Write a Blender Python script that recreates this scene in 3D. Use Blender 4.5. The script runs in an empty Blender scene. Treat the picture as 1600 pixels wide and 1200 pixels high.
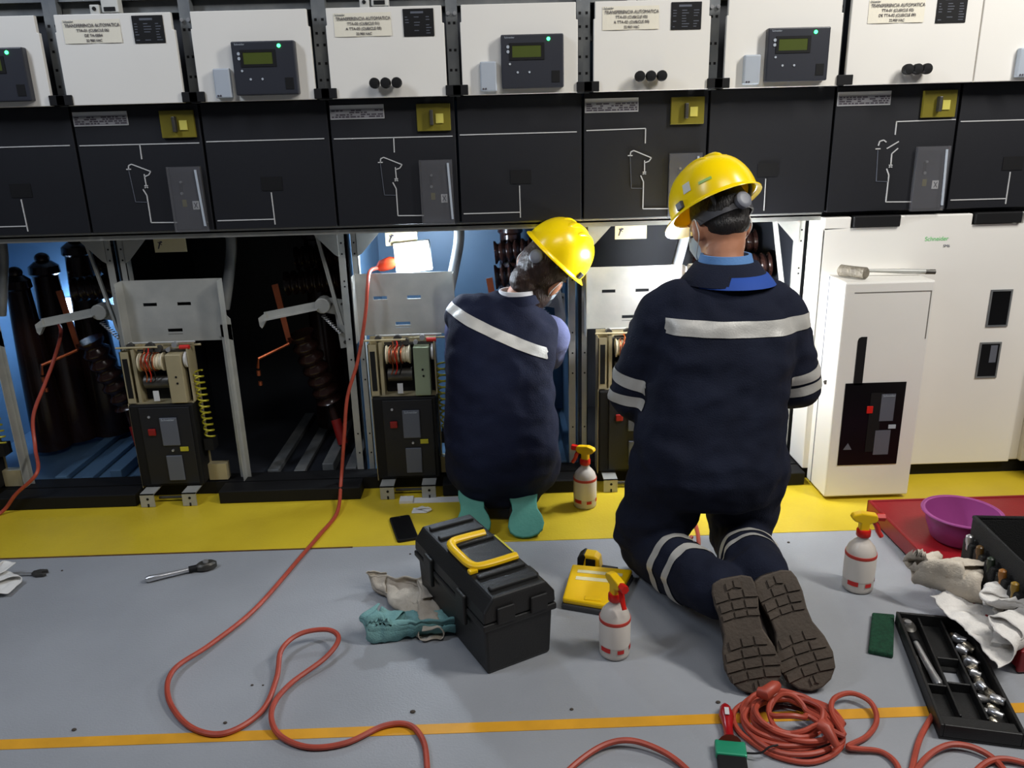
import bpy, bmesh, math, random
from mathutils import Vector, Matrix, noise, Euler
random.seed(7)
PI = math.pi
scene = bpy.context.scene
COL = scene.collection

# ------------------------------------------------------------------ camera, world, lights, exposure
CAM = Vector((1.805, -2.793, 1.31))
RT = Vector((0.99944727, -0.02117454, -0.02562816))
FW = Vector((0.01248239, 0.95353023, -0.30103869))
UP = RT.cross(FW).normalized()
cam = bpy.data.cameras.new('camera'); cam.sensor_width = 36; cam.lens = 1250/1600*36; cam.clip_start = .05
cob = bpy.data.objects.new('camera', cam); COL.objects.link(cob)
cob.matrix_world = Matrix(((RT.x, UP.x, -FW.x, CAM.x), (RT.y, UP.y, -FW.y, CAM.y), (RT.z, UP.z, -FW.z, CAM.z), (0, 0, 0, 1)))
scene.camera = cob
w = bpy.data.worlds.new('room_world'); scene.world = w; w.use_nodes = True
w.node_tree.nodes['Background'].inputs[0].default_value = (.62, .70, .85, 1)
w.node_tree.nodes['Background'].inputs[1].default_value = .045
def area(name, loc, size, energy, col, target):
    l = bpy.data.lights.new(name, 'AREA'); l.shape = 'RECTANGLE'; l.size, l.size_y = size; l.energy = energy; l.color = col
    o = bpy.data.objects.new(name, l); COL.objects.link(o); o.location = loc
    o.rotation_euler = (Vector(target)-Vector(loc)).to_track_quat('-Z', 'Y').to_euler(); return o
# ceiling luminaires of the switch room
area('ceiling_luminaire_aisle', (4.1, -1.55, 2.9), (.25, 1.2), 67, (1, .975, .93), (2.9, -.6, .3))
area('ceiling_luminaire_far', (-.4, -1.6, 3.0), (.3, 1.2), 31, (.78, .86, 1), (.8, -.4, .4))
area('ceiling_luminaire_behind', (2.3, -2.3, 3.0), (1.2, .3), 20, (1, .97, .94), (2., -.4, .6))
vs = scene.view_settings
vs.view_transform = 'Standard'; vs.look = 'None'; vs.exposure = 0.02; vs.gamma = 1.0; vs.use_curve_mapping = False

# ------------------------------------------------------------------ helpers
def lin(c):
    return tuple((x/12.92 if x <= .04045 else ((x+.055)/1.055)**2.4) for x in [v/255 for v in c])
MATS = {}
def mat(name, rgb, rough=.5, metal=0., var=.12, vscale=6., bump=0., bscale=60., emit=0., ecol=None, alpha=1., trans=0., rgb2=None, spec=.5, stretch=None):
    if name in MATS: return MATS[name]
    m = bpy.data.materials.new(name); m.use_nodes = True; nt = m.node_tree; b = nt.nodes['Principled BSDF']
    c = lin(rgb)
    b.inputs['Roughness'].default_value = rough; b.inputs['Metallic'].default_value = metal
    b.inputs['Specular IOR Level'].default_value = spec
    tc = nt.nodes.new('ShaderNodeTexCoord'); src = tc.outputs['Object']
    if stretch:
        mp = nt.nodes.new('ShaderNodeMapping'); mp.inputs['Scale'].default_value = stretch
        nt.links.new(src, mp.inputs[0]); src = mp.outputs[0]
    n = nt.nodes.new('ShaderNodeTexNoise'); n.inputs['Scale'].default_value = vscale; n.inputs['Detail'].default_value = 5
    nt.links.new(src, n.inputs['Vector'])
    r = nt.nodes.new('ShaderNodeValToRGB'); r.color_ramp.elements[0].position = .32; r.color_ramp.elements[1].position = .70
    c2 = lin(rgb2) if rgb2 else tuple(min(1, x*(1+var)) for x in c)
    c1 = c if rgb2 else tuple(x*(1-var) for x in c)
    r.color_ramp.elements[0].color = (*c1, 1); r.color_ramp.elements[1].color = (*c2, 1)
    nt.links.new(n.outputs['Fac'], r.inputs[0]); nt.links.new(r.outputs[0], b.inputs['Base Color'])
    if bump:
        n2 = nt.nodes.new('ShaderNodeTexNoise'); n2.inputs['Scale'].default_value = bscale; n2.inputs['Detail'].default_value = 4
        nt.links.new(src, n2.inputs['Vector'])
        bp = nt.nodes.new('ShaderNodeBump'); bp.inputs['Strength'].default_value = bump; bp.inputs['Distance'].default_value = .01
        nt.links.new(n2.outputs['Fac'], bp.inputs['Height']); nt.links.new(bp.outputs[0], b.inputs['Normal'])
    if emit:
        b.inputs['Emission Color'].default_value = (*lin(ecol or rgb), 1); b.inputs['Emission Strength'].default_value = emit
    if alpha < 1: b.inputs['Alpha'].default_value = alpha
    if trans: b.inputs['Transmission Weight'].default_value = trans
    MATS[name] = m; return m

class MB:
    def __init__(s): s.v = []; s.f = []
    def add(s, vs, fs, M=None):
        o = len(s.v)
        for p in vs: s.v.append(tuple(M @ Vector(p)) if M is not None else tuple(p))
        for f in fs: s.f.append(tuple(i+o for i in f))
        return s
    def box(s, x0, x1, y0, y1, z0, z1, M=None):
        return s.add([(x0,y0,z0),(x1,y0,z0),(x1,y1,z0),(x0,y1,z0),(x0,y0,z1),(x1,y0,z1),(x1,y1,z1),(x0,y1,z1)],
              [(3,2,1,0),(4,5,6,7),(0,1,5,4),(1,2,6,5),(2,3,7,6),(3,0,4,7)], M)
    def prism(s, poly, a0, a1, ax='y', M=None):
        def P(u, v, a): return (u, a, v) if ax == 'y' else ((a, u, v) if ax == 'x' else (u, v, a))
        n = len(poly)
        vs = [P(u, v, a0) for u, v in poly]+[P(u, v, a1) for u, v in poly]
        fs = [tuple(range(n)), tuple(range(2*n-1, n-1, -1))]+[(i, i+n, (i+1) % n+n, (i+1) % n) for i in range(n)]
        return s.add(vs, fs, M)
    def ring(s, rings, cap=True, M=None, closed=False):
        n = len(rings[0]); vs = [p for r in rings for p in r]; fs = []
        R = len(rings)
        for i in range(R-(0 if closed else 1)):
            a, b = i*n, ((i+1) % R)*n
            for j in range(n): fs.append((a+j, a+(j+1) % n, b+(j+1) % n, b+j))
        if cap and not closed: fs += [tuple(range(n-1, -1, -1)), tuple(range((R-1)*n, R*n))]
        return s.add(vs, fs, M)
    def tube(s, pts, r, n=8, closed=False, M=None):
        pts = [Vector(p) for p in pts]; rs = r if isinstance(r, (list, tuple)) else [r]*len(pts)
        rings = []; prev = None; N = len(pts)
        for i, p in enumerate(pts):
            if closed: t = (pts[(i+1) % N]-pts[i-1])
            else: t = pts[min(i+1, N-1)]-pts[max(i-1, 0)]
            t = t.normalized() if t.length > 1e-9 else Vector((0, 0, 1))
            if prev is None:
                u = t.orthogonal().normalized()
            else:
                u = (prev-t*prev.dot(t)); u = u.normalized() if u.length > 1e-6 else t.orthogonal().normalized()
            prev = u; v = t.cross(u)
            rings.append([p+(u*math.cos(2*PI*k/n)+v*math.sin(2*PI*k/n))*rs[i] for k in range(n)])
        return s.ring(rings, True, M, closed)
    def cyl(s, p0, p1, r0, r1=None, n=16, M=None):
        return s.tube([p0, p1], [r0, r0 if r1 is None else r1], n, False, M)
    def lathe(s, prof, n=24, M=None):
        rings = [[(r*math.cos(2*PI*k/n), r*math.sin(2*PI*k/n), z) for k in range(n)] for r, z in prof]
        return s.ring(rings, True, M)
    def ell(s, c, rx, ry, rz, n=20, m=12, M=None):
        c = Vector(c); rings = []
        for i in range(1, m):
            a = PI*i/m
            rings.append([(c.x+rx*math.sin(a)*math.cos(2*PI*k/n), c.y+ry*math.sin(a)*math.sin(2*PI*k/n), c.z-rz*math.cos(a)) for k in range(n)])
        o = len(s.v); s.ring(rings, False, M)
        b = c+Vector((0, 0, -rz)); t = c+Vector((0, 0, rz))
        if M is not None: b = M @ b; t = M @ t
        s.v += [tuple(b), tuple(t)]; bi, ti = len(s.v)-2, len(s.v)-1; e = o+(m-2)*n
        for k in range(n):
            s.f.append((bi, o+(k+1) % n, o+k)); s.f.append((ti, e+k, e+(k+1) % n))
        return s
    def plate(s, x0, x1, z0, z1, y0, y1, holes):
        xs = sorted(set([x0, x1]+[h[0] for h in holes]+[h[1] for h in holes])); zs = sorted(set([z0, z1]+[h[2] for h in holes]+[h[3] for h in holes]))
        solid = lambda i, j: 0 <= i < len(xs)-1 and 0 <= j < len(zs)-1 and not any(h[0]-1e-6 <= xs[i] and xs[i+1] <= h[1]+1e-6 and h[2]-1e-6 <= zs[j] and zs[j+1] <= h[3]+1e-6 for h in holes)
        for i in range(len(xs)-1):
            for j in range(len(zs)-1):
                if not solid(i, j): continue
                a, b, c, d = xs[i], xs[i+1], zs[j], zs[j+1]
                q = [((a,y0,c),(b,y0,c),(b,y0,d),(a,y0,d)), ((a,y1,d),(b,y1,d),(b,y1,c),(a,y1,c))]
                if not solid(i-1, j): q.append(((a,y0,d),(a,y1,d),(a,y1,c),(a,y0,c)))
                if not solid(i+1, j): q.append(((b,y0,c),(b,y1,c),(b,y1,d),(b,y0,d)))
                if not solid(i, j-1): q.append(((a,y0,c),(a,y1,c),(b,y1,c),(b,y0,c)))
                if not solid(i, j+1): q.append(((a,y0,d),(b,y0,d),(b,y1,d),(a,y1,d)))
                for f in q: s.add(f, [(0, 1, 2, 3)])
        return s
def finish(name, me, m, parent=None, bevel=0, smooth=False, ang=40):
    if smooth:
        for p in me.polygons: p.use_smooth = True
        me.set_sharp_from_angle(angle=math.radians(ang))
    if m: me.materials.append(m)
    o = bpy.data.objects.new(name, me); COL.objects.link(o)
    if parent: o.parent = parent
    if bevel:
        b = o.modifiers.new('bevel', 'BEVEL'); b.width = bevel; b.segments = 2; b.limit_method = 'ANGLE'; b.angle_limit = math.radians(40)
    return o
def obj(name, mb, m, parent=None, bevel=0, smooth=False, ang=40, weld=True, split=False):
    if split:                                                       # one object for each loose piece
        par = list(range(len(mb.v)))
        def find(i):
            while par[i] != i: par[i] = par[par[i]]; i = par[i]
            return i
        for f in mb.f:
            for j in f[1:]: par[find(j)] = find(f[0])
        groups = {}
        for f in mb.f: groups.setdefault(find(f[0]), []).append(f)
        out = []
        for fs in groups.values():
            ids = sorted({i for f in fs for i in f}); mp = {i: n for n, i in enumerate(ids)}
            q = MB(); q.v = [mb.v[i] for i in ids]; q.f = [tuple(mp[i] for i in f) for f in fs]
            out.append(obj(name, q, m, parent, bevel, smooth, ang, weld))
        return out[0]
    bm = bmesh.new(); vs = [bm.verts.new(v) for v in mb.v]
    for f in mb.f:
        try: bm.faces.new([vs[i] for i in f])
        except ValueError: pass
    if weld: bmesh.ops.remove_doubles(bm, verts=bm.verts, dist=1e-6)
    bmesh.ops.recalc_face_normals(bm, faces=bm.faces)
    me = bpy.data.meshes.new(name); bm.to_mesh(me); bm.free()
    return finish(name, me, m, parent, bevel, smooth, ang)
def tag(o, label=None, cat=None, group=None, kind=None):
    if label: o['label'] = label
    if cat: o['category'] = cat
    if group: o['group'] = group
    if kind: o['kind'] = kind
    return o
def thing(name, label, cat, loc=(0, 0, 0), rot=(0, 0, 0), group=None):
    o = bpy.data.objects.new(name, None); o.empty_display_size = .1; COL.objects.link(o)
    o.location = loc; o.rotation_euler = rot
    return tag(o, label, cat, group)
def text(name, body, size, m, parent, M, ext=.0004, align='CENTER', sx=1.):
    cu = bpy.data.curves.new('t', 'FONT'); cu.body = body; cu.size = size; cu.extrude = ext; cu.align_x = align; cu.align_y = 'CENTER'; cu.space_line = .95
    to = bpy.data.objects.new('t', cu); COL.objects.link(to)
    dg = bpy.context.evaluated_depsgraph_get(); me = bpy.data.meshes.new_from_object(to.evaluated_get(dg))
    bpy.data.objects.remove(to); bpy.data.curves.remove(cu)
    me.transform(M @ Matrix.Diagonal((sx, 1, 1, 1)))
    return finish(name, me, m, parent)
FACE = lambda x, y, z: Matrix.Translation((x, y, z)) @ Matrix.Rotation(PI/2, 4, 'X')   # text reading on a vertical front
def spline(pts, k=8, closed=False):
    P = [Vector(p) for p in pts]; out = []; N = len(P)
    for i in range(N if closed else N-1):
        if closed: a, b, c, d = P[i-1], P[i], P[(i+1) % N], P[(i+2) % N]
        else: a, b, c, d = P[max(i-1, 0)], P[i], P[i+1], P[min(i+2, N-1)]
        for j in range(k):
            t = j/k
            out.append(.5*((2*b)+(c-a)*t+(2*a-5*b+4*c-d)*t*t+(3*b-a-3*c+d)*t**3))
    if not closed: out.append(P[-1])
    return out
def frame(o, x, y, z):
    x, y, z = Vector(x), Vector(y), Vector(z)
    return Matrix(((x.x, y.x, z.x, o[0]), (x.y, y.y, z.y, o[1]), (x.z, y.z, z.z, o[2]), (0, 0, 0, 1)))

# ------------------------------------------------------------------ materials
M_floor = mat('grey_floor_paint', (150, 153, 158), .42, var=.10, vscale=2.2, bump=.12, bscale=180)
M_yellow_floor = mat('yellow_floor_paint', (216, 190, 48), .42, vscale=3, rgb2=(196, 170, 40), bump=.1, bscale=120)
M_orange = mat('orange_line_paint', (216, 156, 40), .45, var=.12, vscale=9)
M_edge = mat('dark_paint_edge', (92, 62, 28), .7, var=.3, vscale=30)
M_white = mat('white_powder_coat', (232, 229, 222), .38, var=.025, vscale=2)
M_black = mat('black_panel', (18, 19, 25), .5, var=.12, vscale=4, bump=.06, bscale=500)
M_blackm = mat('black_matte', (13, 13, 15), .65, var=.2, spec=.3)
M_galv = mat('galvanised_steel', (164, 165, 161), .45, .3, vscale=14, rgb2=(180, 180, 174), bump=.03, bscale=90)
M_galvd = mat('dull_galvanised_steel', (104, 108, 112), .5, .4, vscale=10, rgb2=(140, 142, 140))
M_blue = mat('lamplit_interior_blue', (84, 114, 142), .42, .1, vscale=3, var=.1)  # lit copy of the cubicle interior, lamp tint put into the colour
M_dark = mat('dark_and_shaded_interior', (34, 37, 44), .55, var=.15)  # unlit cubicles' shade put into the colour; also colours roofs and control cases
M_epoxy = mat('dark_brown_epoxy', (44, 26, 22), .22, var=.2, vscale=5)
M_copper = mat('copper', (190, 104, 70), .35, .9, vscale=12, var=.15)
M_cream = mat('cream_passivated_steel', (178, 166, 132), .45, .35, vscale=9, var=.1)
M_line = mat('white_mimic_line', (190, 190, 190), .5, var=.04)
M_paper = mat('paper_sheet', (232, 226, 208), .8, var=.03, vscale=12, bump=.2, bscale=20)
M_ink = mat('black_ink', (66, 60, 70), .7, var=.05)
M_grey = mat('mid_grey_plastic', (92, 96, 106), .4, var=.06)
M_greyl = mat('pale_blue_grey_plastic', (172, 180, 190), .45, var=.05)
M_relay = mat('charcoal_relay_plastic', (44, 46, 54), .4, var=.06)
M_lcd = mat('green_lcd', (70, 80, 34), .3, var=.08, emit=.04, ecol=(110, 125, 20))
M_led = mat('green_led', (60, 255, 120), .4, emit=9, ecol=(50, 255, 110), var=0)
M_olive = mat('olive_lock_plate', (128, 118, 38), .35, vscale=6, rgb2=(104, 96, 28))
M_cover = mat('smoked_clear_plastic', (120, 120, 124), .14, var=.05, alpha=.22)
M_red = mat('red_plastic', (200, 28, 18), .35, var=.08)
M_ypl = mat('yellow_plastic', (236, 190, 8), .38, var=.06)
M_hat = mat('yellow_hard_hat_plastic', (250, 214, 0), .26, var=.03, vscale=4)
M_cord = mat('orange_red_rubber', (168, 70, 52), .45, var=.12, vscale=30)
M_navy = mat('navy_cotton', (19, 23, 38), .88, vscale=9, rgb2=(26, 31, 48), bump=.25, bscale=260, spec=.2)
M_navyw = mat('faded_navy_cotton', (16, 20, 40), .88, vscale=9, rgb2=(22, 28, 50), bump=.25, bscale=260, spec=.2)
M_refl = mat('silver_reflective_tape', (186, 184, 178), .42, .15, var=.06, vscale=20, bump=.1, bscale=200)
M_skin = mat('skin', (178, 122, 92), .5, var=.06, vscale=20, bump=.05, bscale=300)
M_hair = mat('dark_hair', (22, 17, 15), .5, var=.3, vscale=60, bump=.5, bscale=240, stretch=(1, 1, .2))
M_hairb = mat('brown_hair', (48, 30, 22), .5, var=.3, vscale=60, bump=.5, bscale=240, stretch=(1, 1, .2))
M_mask = mat('pale_face_mask', (196, 210, 220), .8, var=.04)
M_shirt = mat('light_blue_shirt', (90, 135, 190), .8, var=.06, bump=.15, bscale=200)
M_blue2 = mat('bright_blue_lining', (20, 66, 150), .8, var=.1)
M_sole = mat('brown_rubber_sole', (74, 64, 54), .75, var=.18, vscale=18, bump=.2, bscale=120)
M_boot = mat('dark_leather', (40, 34, 32), .6, var=.15, bump=.2, bscale=100)
M_teal = mat('teal_shoe_sole', (66, 142, 126), .6, vscale=14, rgb2=(80, 150, 132), bump=.1, bscale=100)
M_steel = mat('polished_steel', (205, 205, 206), .3, .8, var=.08, vscale=20)
M_steeld = mat('worn_dark_steel', (86, 84, 80), .45, .7, var=.2, vscale=30)
M_box = mat('black_toolbox_plastic', (22, 22, 22), .5, var=.15, bump=.12, bscale=300)
M_ragw = mat('soiled_white_cloth', (208, 198, 182), .9, vscale=9, rgb2=(170, 158, 142), bump=.3, bscale=220)
M_ragt = mat('soiled_teal_cloth', (128, 172, 170), .9, vscale=9, rgb2=(92, 140, 142), bump=.3, bscale=220)
M_bottle = mat('milky_bottle_plastic', (208, 200, 190), .35, var=.05, alpha=.93)
M_label = mat('bottle_label', (222, 214, 204), .6, var=.03)
M_labelr = mat('red_print', (190, 62, 50), .6, var=.1)
M_pur = mat('purple_plastic', (146, 64, 126), .38, var=.05)
M_redp = mat('red_painted_steel', (132, 16, 24), .4, var=.12, vscale=6, bump=.05, bscale=100)
M_green = mat('green_scouring_pad', (18, 70, 46), .95, var=.3, vscale=90, bump=.8, bscale=350)
M_glass = mat('dark_glass', (10, 10, 12), .3, var=.05, spec=.25)
M_spring = mat('yellow_green_spring', (168, 160, 40), .45, .3, var=.1)
M_green2 = mat('green_print', (110, 200, 120), .6, var=.03)

# ------------------------------------------------------------------ setting
tag(obj('floor', MB().box(-2.5, 6.5, -5, 1.3, -.1, 0), M_floor), kind='structure')
o = tag(obj('trim_1', MB().box(-2.5, 6.5, -.398, 1.25, 0, .0015), M_yellow_floor), 'yellow painted safety strip along the switchgear', kind='structure')
obj('strip_edge', MB().box(-2.5, 1.29, -.403, -.397, 0, .0022), M_edge, o)
o = tag(obj('trim_2', MB().box(-2.5, 6.5, -1.285, -1.253, 0, .0012), M_orange), 'narrow orange line painted across the grey floor', kind='structure')
tag(obj('wall_back', MB().box(-2.5, 6.5, 1.3, 1.4, -.1, 3.2), mat('dim_wall_paint', (150, 152, 150), .8)), kind='structure')

# ------------------------------------------------------------------ switchgear
P_ = .42; W_ = .84
def upright(par, x0, x1, y, flip):
    m = MB().box(x0, x1, y, y+.003, .05, 1.0)
    xe = x1 if flip else x0
    m.box(xe-.003, xe, y, y+.04, .05, 1.0)
    u = obj('upright', m, M_galv, par)
    xc = (x0+x1)/2
    h = MB()
    for z in (.12, .2, .42, .50, .58, .78, .80, .90, .94):
        h.cyl((xc, y-.0006, z), (xc, y+.002, z), .0035, n=8)
    obj('bolt_hole', h, M_blackm, u, split=True)
def mimic(par, x0, kind):
    pn = obj('mimic_panel', MB().box(x0+.004, x0+P_-.004, 0, .03, 1.015, 1.424), M_black, par, bevel=.002)
    y0, y1 = -.0025, .001
    L = lambda *a: MB().box(*a)
    def seg(x, z, x2, z2, t=.0034, m=M_line):
        a = Vector((x0+x, 0, z)); b = Vector((x0+x2, 0, z2)); d = (b-a).normalized(); nn = Vector((-d.z, 0, d.x))*t/2
        q = [(a+nn), (b+nn), (b-nn), (a-nn)]
        mb.prism([(p.x, p.z) for p in q], y0, y1)
    mb = MB()
    if kind[0] == 'L':
        k = kind[1]
        if k in '12': seg(.012, 1.301, .406, 1.300); seg(.210, 1.30, .209, 1.253)
        if k == '3': seg(.012, 1.306, .210, 1.308); seg(.210, 1.308, .210, 1.26)
        if k == '4': seg(.212, 1.308, .412, 1.310); seg(.213, 1.308, .213, 1.266)
        obj('mimic_line', mb, M_line, pn)
        mb = MB()
        pts = [(.160, 1.222), (.162, 1.234), (.172, 1.238), (.182, 1.234), (.232, 1.213), (.224, 1.202), (.209, 1.197)] if k != '4' else [(.16, 1.232), (.163, 1.246), (.176, 1.25), (.186, 1.243)]
        for a, b in zip(pts, pts[1:]): seg(*a, *b)
        if k == '4': seg(.19, 1.222, .228, 1.244); seg(.228, 1.222, .209, 1.205)
        seg(.209, 1.205, .210, 1.160); seg(.204, 1.168, .215, 1.160); seg(.204, 1.160, .215, 1.168)
        seg(.197, 1.156, .207, 1.135); seg(.207, 1.135, .207, 1.045); seg(.207, 1.045, .398, 1.041)
        seg(.152, 1.222, .168, 1.222)
        obj('switch_symbol', mb, M_line, pn)
        mb = MB(); seg(.160, 1.218, .166, 1.115, .0018); seg(.166, 1.115, .207, 1.113, .0018)
        obj('faint_line', mb, M_grey, pn)
        lb = obj('rating_label', L(x0+.007, x0+.184, -.003, .001, 1.362, 1.406), mat('label_white', (205, 205, 205), .6), pn)
        mb = MB().box(x0+.008, x0+.183, -.0036, -.003, 1.364, 1.394)
        obj('label_field', mb, mat('label_field_grey', (140, 140, 144), .6), pn)
        mb = MB()
        for r in range(4):
            x = .012
            while x < .176:
                wd = random.uniform(.006, .02)
                if random.random() < .75: mb.box(x0+x, x0+min(x+wd, .18), -.0042, -.0036, 1.367+r*.0065, 1.3712+r*.0065)
                x += wd+.004
        obj('label_print', mb, M_ink, pn)
        obj('lock_plate', L(x0+.291, x0+.402, -.012, .001, 1.318, 1.404), M_olive, pn, bevel=.002)
        obj('lock_lever', L(x0+.335, x0+.346, -.03, -.01, 1.336, 1.384), M_steeld, pn, bevel=.002)
        obj('lock_tag', L(x0+.354, x0+.379, -.016, -.011, 1.342, 1.372), mat('pale_yellow_tag', (206, 196, 92), .5), pn)
        # operating-shaft window: a recessed bright plate behind a smoked cover
        obj('shaft_plate', L(x0+.296, x0+.397, -.004, .001, 1.02, 1.222), mat('dull_grey_plate', (60, 60, 65), .4, .3), pn)
        obj('shaft_slot', MB().cyl((x0+.326, -.007, 1.172), (x0+.326, -.003, 1.172), .006).box(x0+.321, x0+.331, -.0065, -.003, 1.135, 1.172), M_blackm, pn)
        obj('shaft_pin', MB().cyl((x0+.329, -.012, 1.176), (x0+.329, -.004, 1.176), .004, n=10).cyl((x0+.327, -.01, 1.139), (x0+.327, -.004, 1.139), .005, n=10), M_steel, pn, split=True)
        obj('shaft_tag', L(x0+.324, x0+.338, -.006, -.003, 1.095, 1.118), mat('dull_brass', (120, 112, 60), .5, .4), pn)
        obj('warning_tag', L(x0+.358, x0+.379, -.0075, -.003, 1.085, 1.113), mat('white_tag', (200, 200, 200), .5), pn)
        mb = MB(); seg(.363, 1.108, .374, 1.09, .002); seg(.363, 1.09, .374, 1.108, .002)
        for i, v in enumerate(mb.v): mb.v[i] = (v[0], v[1]-.0062, v[2])
        obj('tag_print', mb, M_ink, pn)
        cv = MB().box(x0+.290, x0+.401, -.018, -.016, 1.012, 1.226).box(x0+.290, x0+.292, -.016, 0, 1.012, 1.226).box(x0+.399, x0+.401, -.016, 0, 1.012, 1.226)
        obj('shaft_cover', cv, M_cover, pn)
        obj('cover_hinge', MB().add([(x0+.383, -.021, 1.215), (x0+.390, -.021, 1.215), (x0+.398, -.021, 1.03), (x0+.391, -.021, 1.03), (x0+.383, -.018, 1.215), (x0+.390, -.018, 1.215), (x0+.398, -.018, 1.03), (x0+.391, -.018, 1.03)], [(0, 1, 2, 3), (7, 6, 5, 4), (0, 4, 5, 1), (1, 5, 6, 2), (2, 6, 7, 3), (3, 7, 4, 0)]), M_greyl, pn)
    else:
        k = kind[1]
        if k in '0124': seg(.010, 1.303, .40, 1.303); seg(.205, 1.134, .206, 1.027); seg(.012, 1.045, .205, 1.045)
        if k == '3': seg(.205, 1.134, .206, 1.027, .0022)
        obj('mimic_line', mb, M_line, pn)
        mb = MB().box(x0+.175, x0+.245, -.002, .001, 1.14, 1.185)
        obj('blank_socket', mb, M_blackm, pn)
    return pn
SHEET = {'1': ('TRANSFERENCIA AUTOMATICA', 'TTA-01 (CUBICLE 06)', 'DE TA-0004', '22.900 VAC'),
         '2': ('TRANSFERENCIA AUTOMATICA', 'TTA-02 (CUBICLE 01)', 'A TTA-03 (CUBICLE 05)', '22.900 VAC'),
         '3': ('TRANSFERENCIA AUTOMATICA', 'TTA-03 (CUBICLE 02)', 'A TTA-02 (CUBICLE 05)', '22.900 VAC'),
         '4': ('TRANSFERENCIA AUTOMATICA', 'TTA-01 (CUBICLE 02)', 'DE TTA-02 (CUBICLE 05)', '22.900 VAC')}
def door(par, x0, kind):
    wide = kind in ('L4', 'R4')
    a, b = (x0+.002, x0+P_-.002) if wide else (x0+.028, x0+.398)
    poly = [(a, 1.424), (b, 1.424), (b, 1.64), (b-.006, 1.64), (b-.006, 1.69), (a+.004, 1.69), (a+.004, 1.64), (a, 1.64)] if not wide else [(a, 1.424), (b, 1.424), (b, 1.8), (a, 1.8)]
    d = obj('control_door', MB().prism(poly, -.06, -.044), M_white, par, bevel=.0025)
    y = -.06
    if kind[0] == 'L':
        k = kind[1]; X0 = x0
        sh = MB(); N = 12
        for i in range(N):
            u0, u1 = .055+.178*i/N, .055+.178*(i+1)/N
            f = lambda u: y-.0012-.004*abs(math.sin((u-.05)*30))*.5
            sh.add([(X0+u0, f(u0), 1.606), (X0+u1, f(u1), 1.606), (X0+u1, y-.001, 1.674), (X0+u0, y-.001, 1.674)], [(0, 1, 2, 3)])
        obj('paper_sheet', sh, M_paper, d)
        yy = y-.0036
        for i, (t, s) in enumerate(zip(SHEET[k], (.0138, .0118, .0118, .0108))):
            text('lettering', t, s, M_ink, d, FACE(X0+.147, yy, 1.657-.0145*i), sx=.86 if i == 0 else .92)
        text('sheet_logo', 'Schneider', .008, M_grey, d, FACE(X0+.075, yy, 1.669))
        pl = obj('name_plate', MB().box(X0+.271, X0+.367, y-.003, y, 1.602, 1.682), M_blackm, d, bevel=.003)
        mb = MB()
        mb.box(X0+.295, X0+.335, y-.0036, y-.003, 1.668, 1.674)
        for r in range(7):
            z = 1.61+r*.0078
            for (u, l) in ((.277, .012), (.305, .024), (.342, .018)):
                if random.random() < .8: mb.box(X0+u, X0+u+l*random.uniform(.5, 1), y-.0036, y-.003, z, z+.0022)
        obj('plate_print', mb, M_grey, d)
        if k != '1':
            for i in range(3):
                kx = X0+.172+.035*i if k != '4' else X0+.188+.03*i
                mb = MB().lathe([(.006, 0), (.006, .016), (.0155, .018), (.0165, .024), (.0165, .036), (.0140, .041), (.004, .042)], 20, Matrix.Translation((kx, y, 1.466)) @ Matrix.Rotation(PI/2, 4, 'X'))
                obj('knob', mb, M_blackm, d, smooth=True)
    else:
        X0 = x0-.42 if False else x0
        if kind != 'R4':
            obj('relay_body', MB().box(X0+.154, X0+.351, y-.028, y, 1.44, 1.598), M_relay, d, bevel=.004)
            yr = y-.028
            obj('relay_bezel', MB().plate(X0+.18, X0+.29, 1.523, 1.573, yr-.002, yr, [(X0+.189, X0+.280, 1.531, 1.565)]), M_blackm, d)
            obj('relay_screen', MB().box(X0+.189, X0+.280, yr-.0008, yr, 1.531, 1.565), M_lcd, d)
            obj('status_led', MB().cyl((X0+.303, yr-.002, 1.583), (X0+.303, yr, 1.583), .0055, n=12), M_led, d)
            text('relay_print', 'Schneider', .008, M_greyl, d, FACE(X0+.181, yr-.0005, 1.589))
            for (u, v, r) in ((.176, 1.562, .005), (.176, 1.548, .005), (.181, 1.512, .0035), (.205, 1.487, .0035), (.242, 1.487, .0035)):
                obj('relay_key', MB().cyl((X0+u, yr-.002, v), (X0+u, yr, v), r, n=10), M_greyl, d)
            obj('relay_cover', MB().box(X0+.312, X0+.338, yr-.0015, yr, 1.455, 1.49), M_blackm, d, bevel=.001)
        s = .042 if kind == 'R4' else 0
        gb = obj('terminal_box', MB().box(X0+.086+s, X0+.138+s, y-.022, y, 1.434, 1.522), M_greyl, d, bevel=.004)
        obj('box_screw', MB().cyl((X0+.095+s, y-.0235, 1.441), (X0+.095+s, y-.022, 1.441), .003, n=8).cyl((X0+.103+s, y-.0235, 1.441), (X0+.103+s, y-.022, 1.441), .003, n=8), M_ink, d, split=True)
    if not wide:
        for bx in (x0-.004, x0+.394):
            obj('corner_bracket', MB().box(bx, bx+.05, -.068, -.02, 1.425, 1.456), M_blackm, d, bevel=.002)
    return d
def ribbed(p, q, r, n, par, m=M_epoxy, name='ribbed_insulator'):
    p, q = Vector(p), Vector(q); pts = []; rs = []
    for i in range(n*4+1):
        pts.append(p+(q-p)*i/(n*4)); rs.append(r*(1, .98, .74, .74)[i % 4])
    return obj(name, MB().tube(pts, rs, 16), m, par, smooth=True, ang=60)
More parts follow.
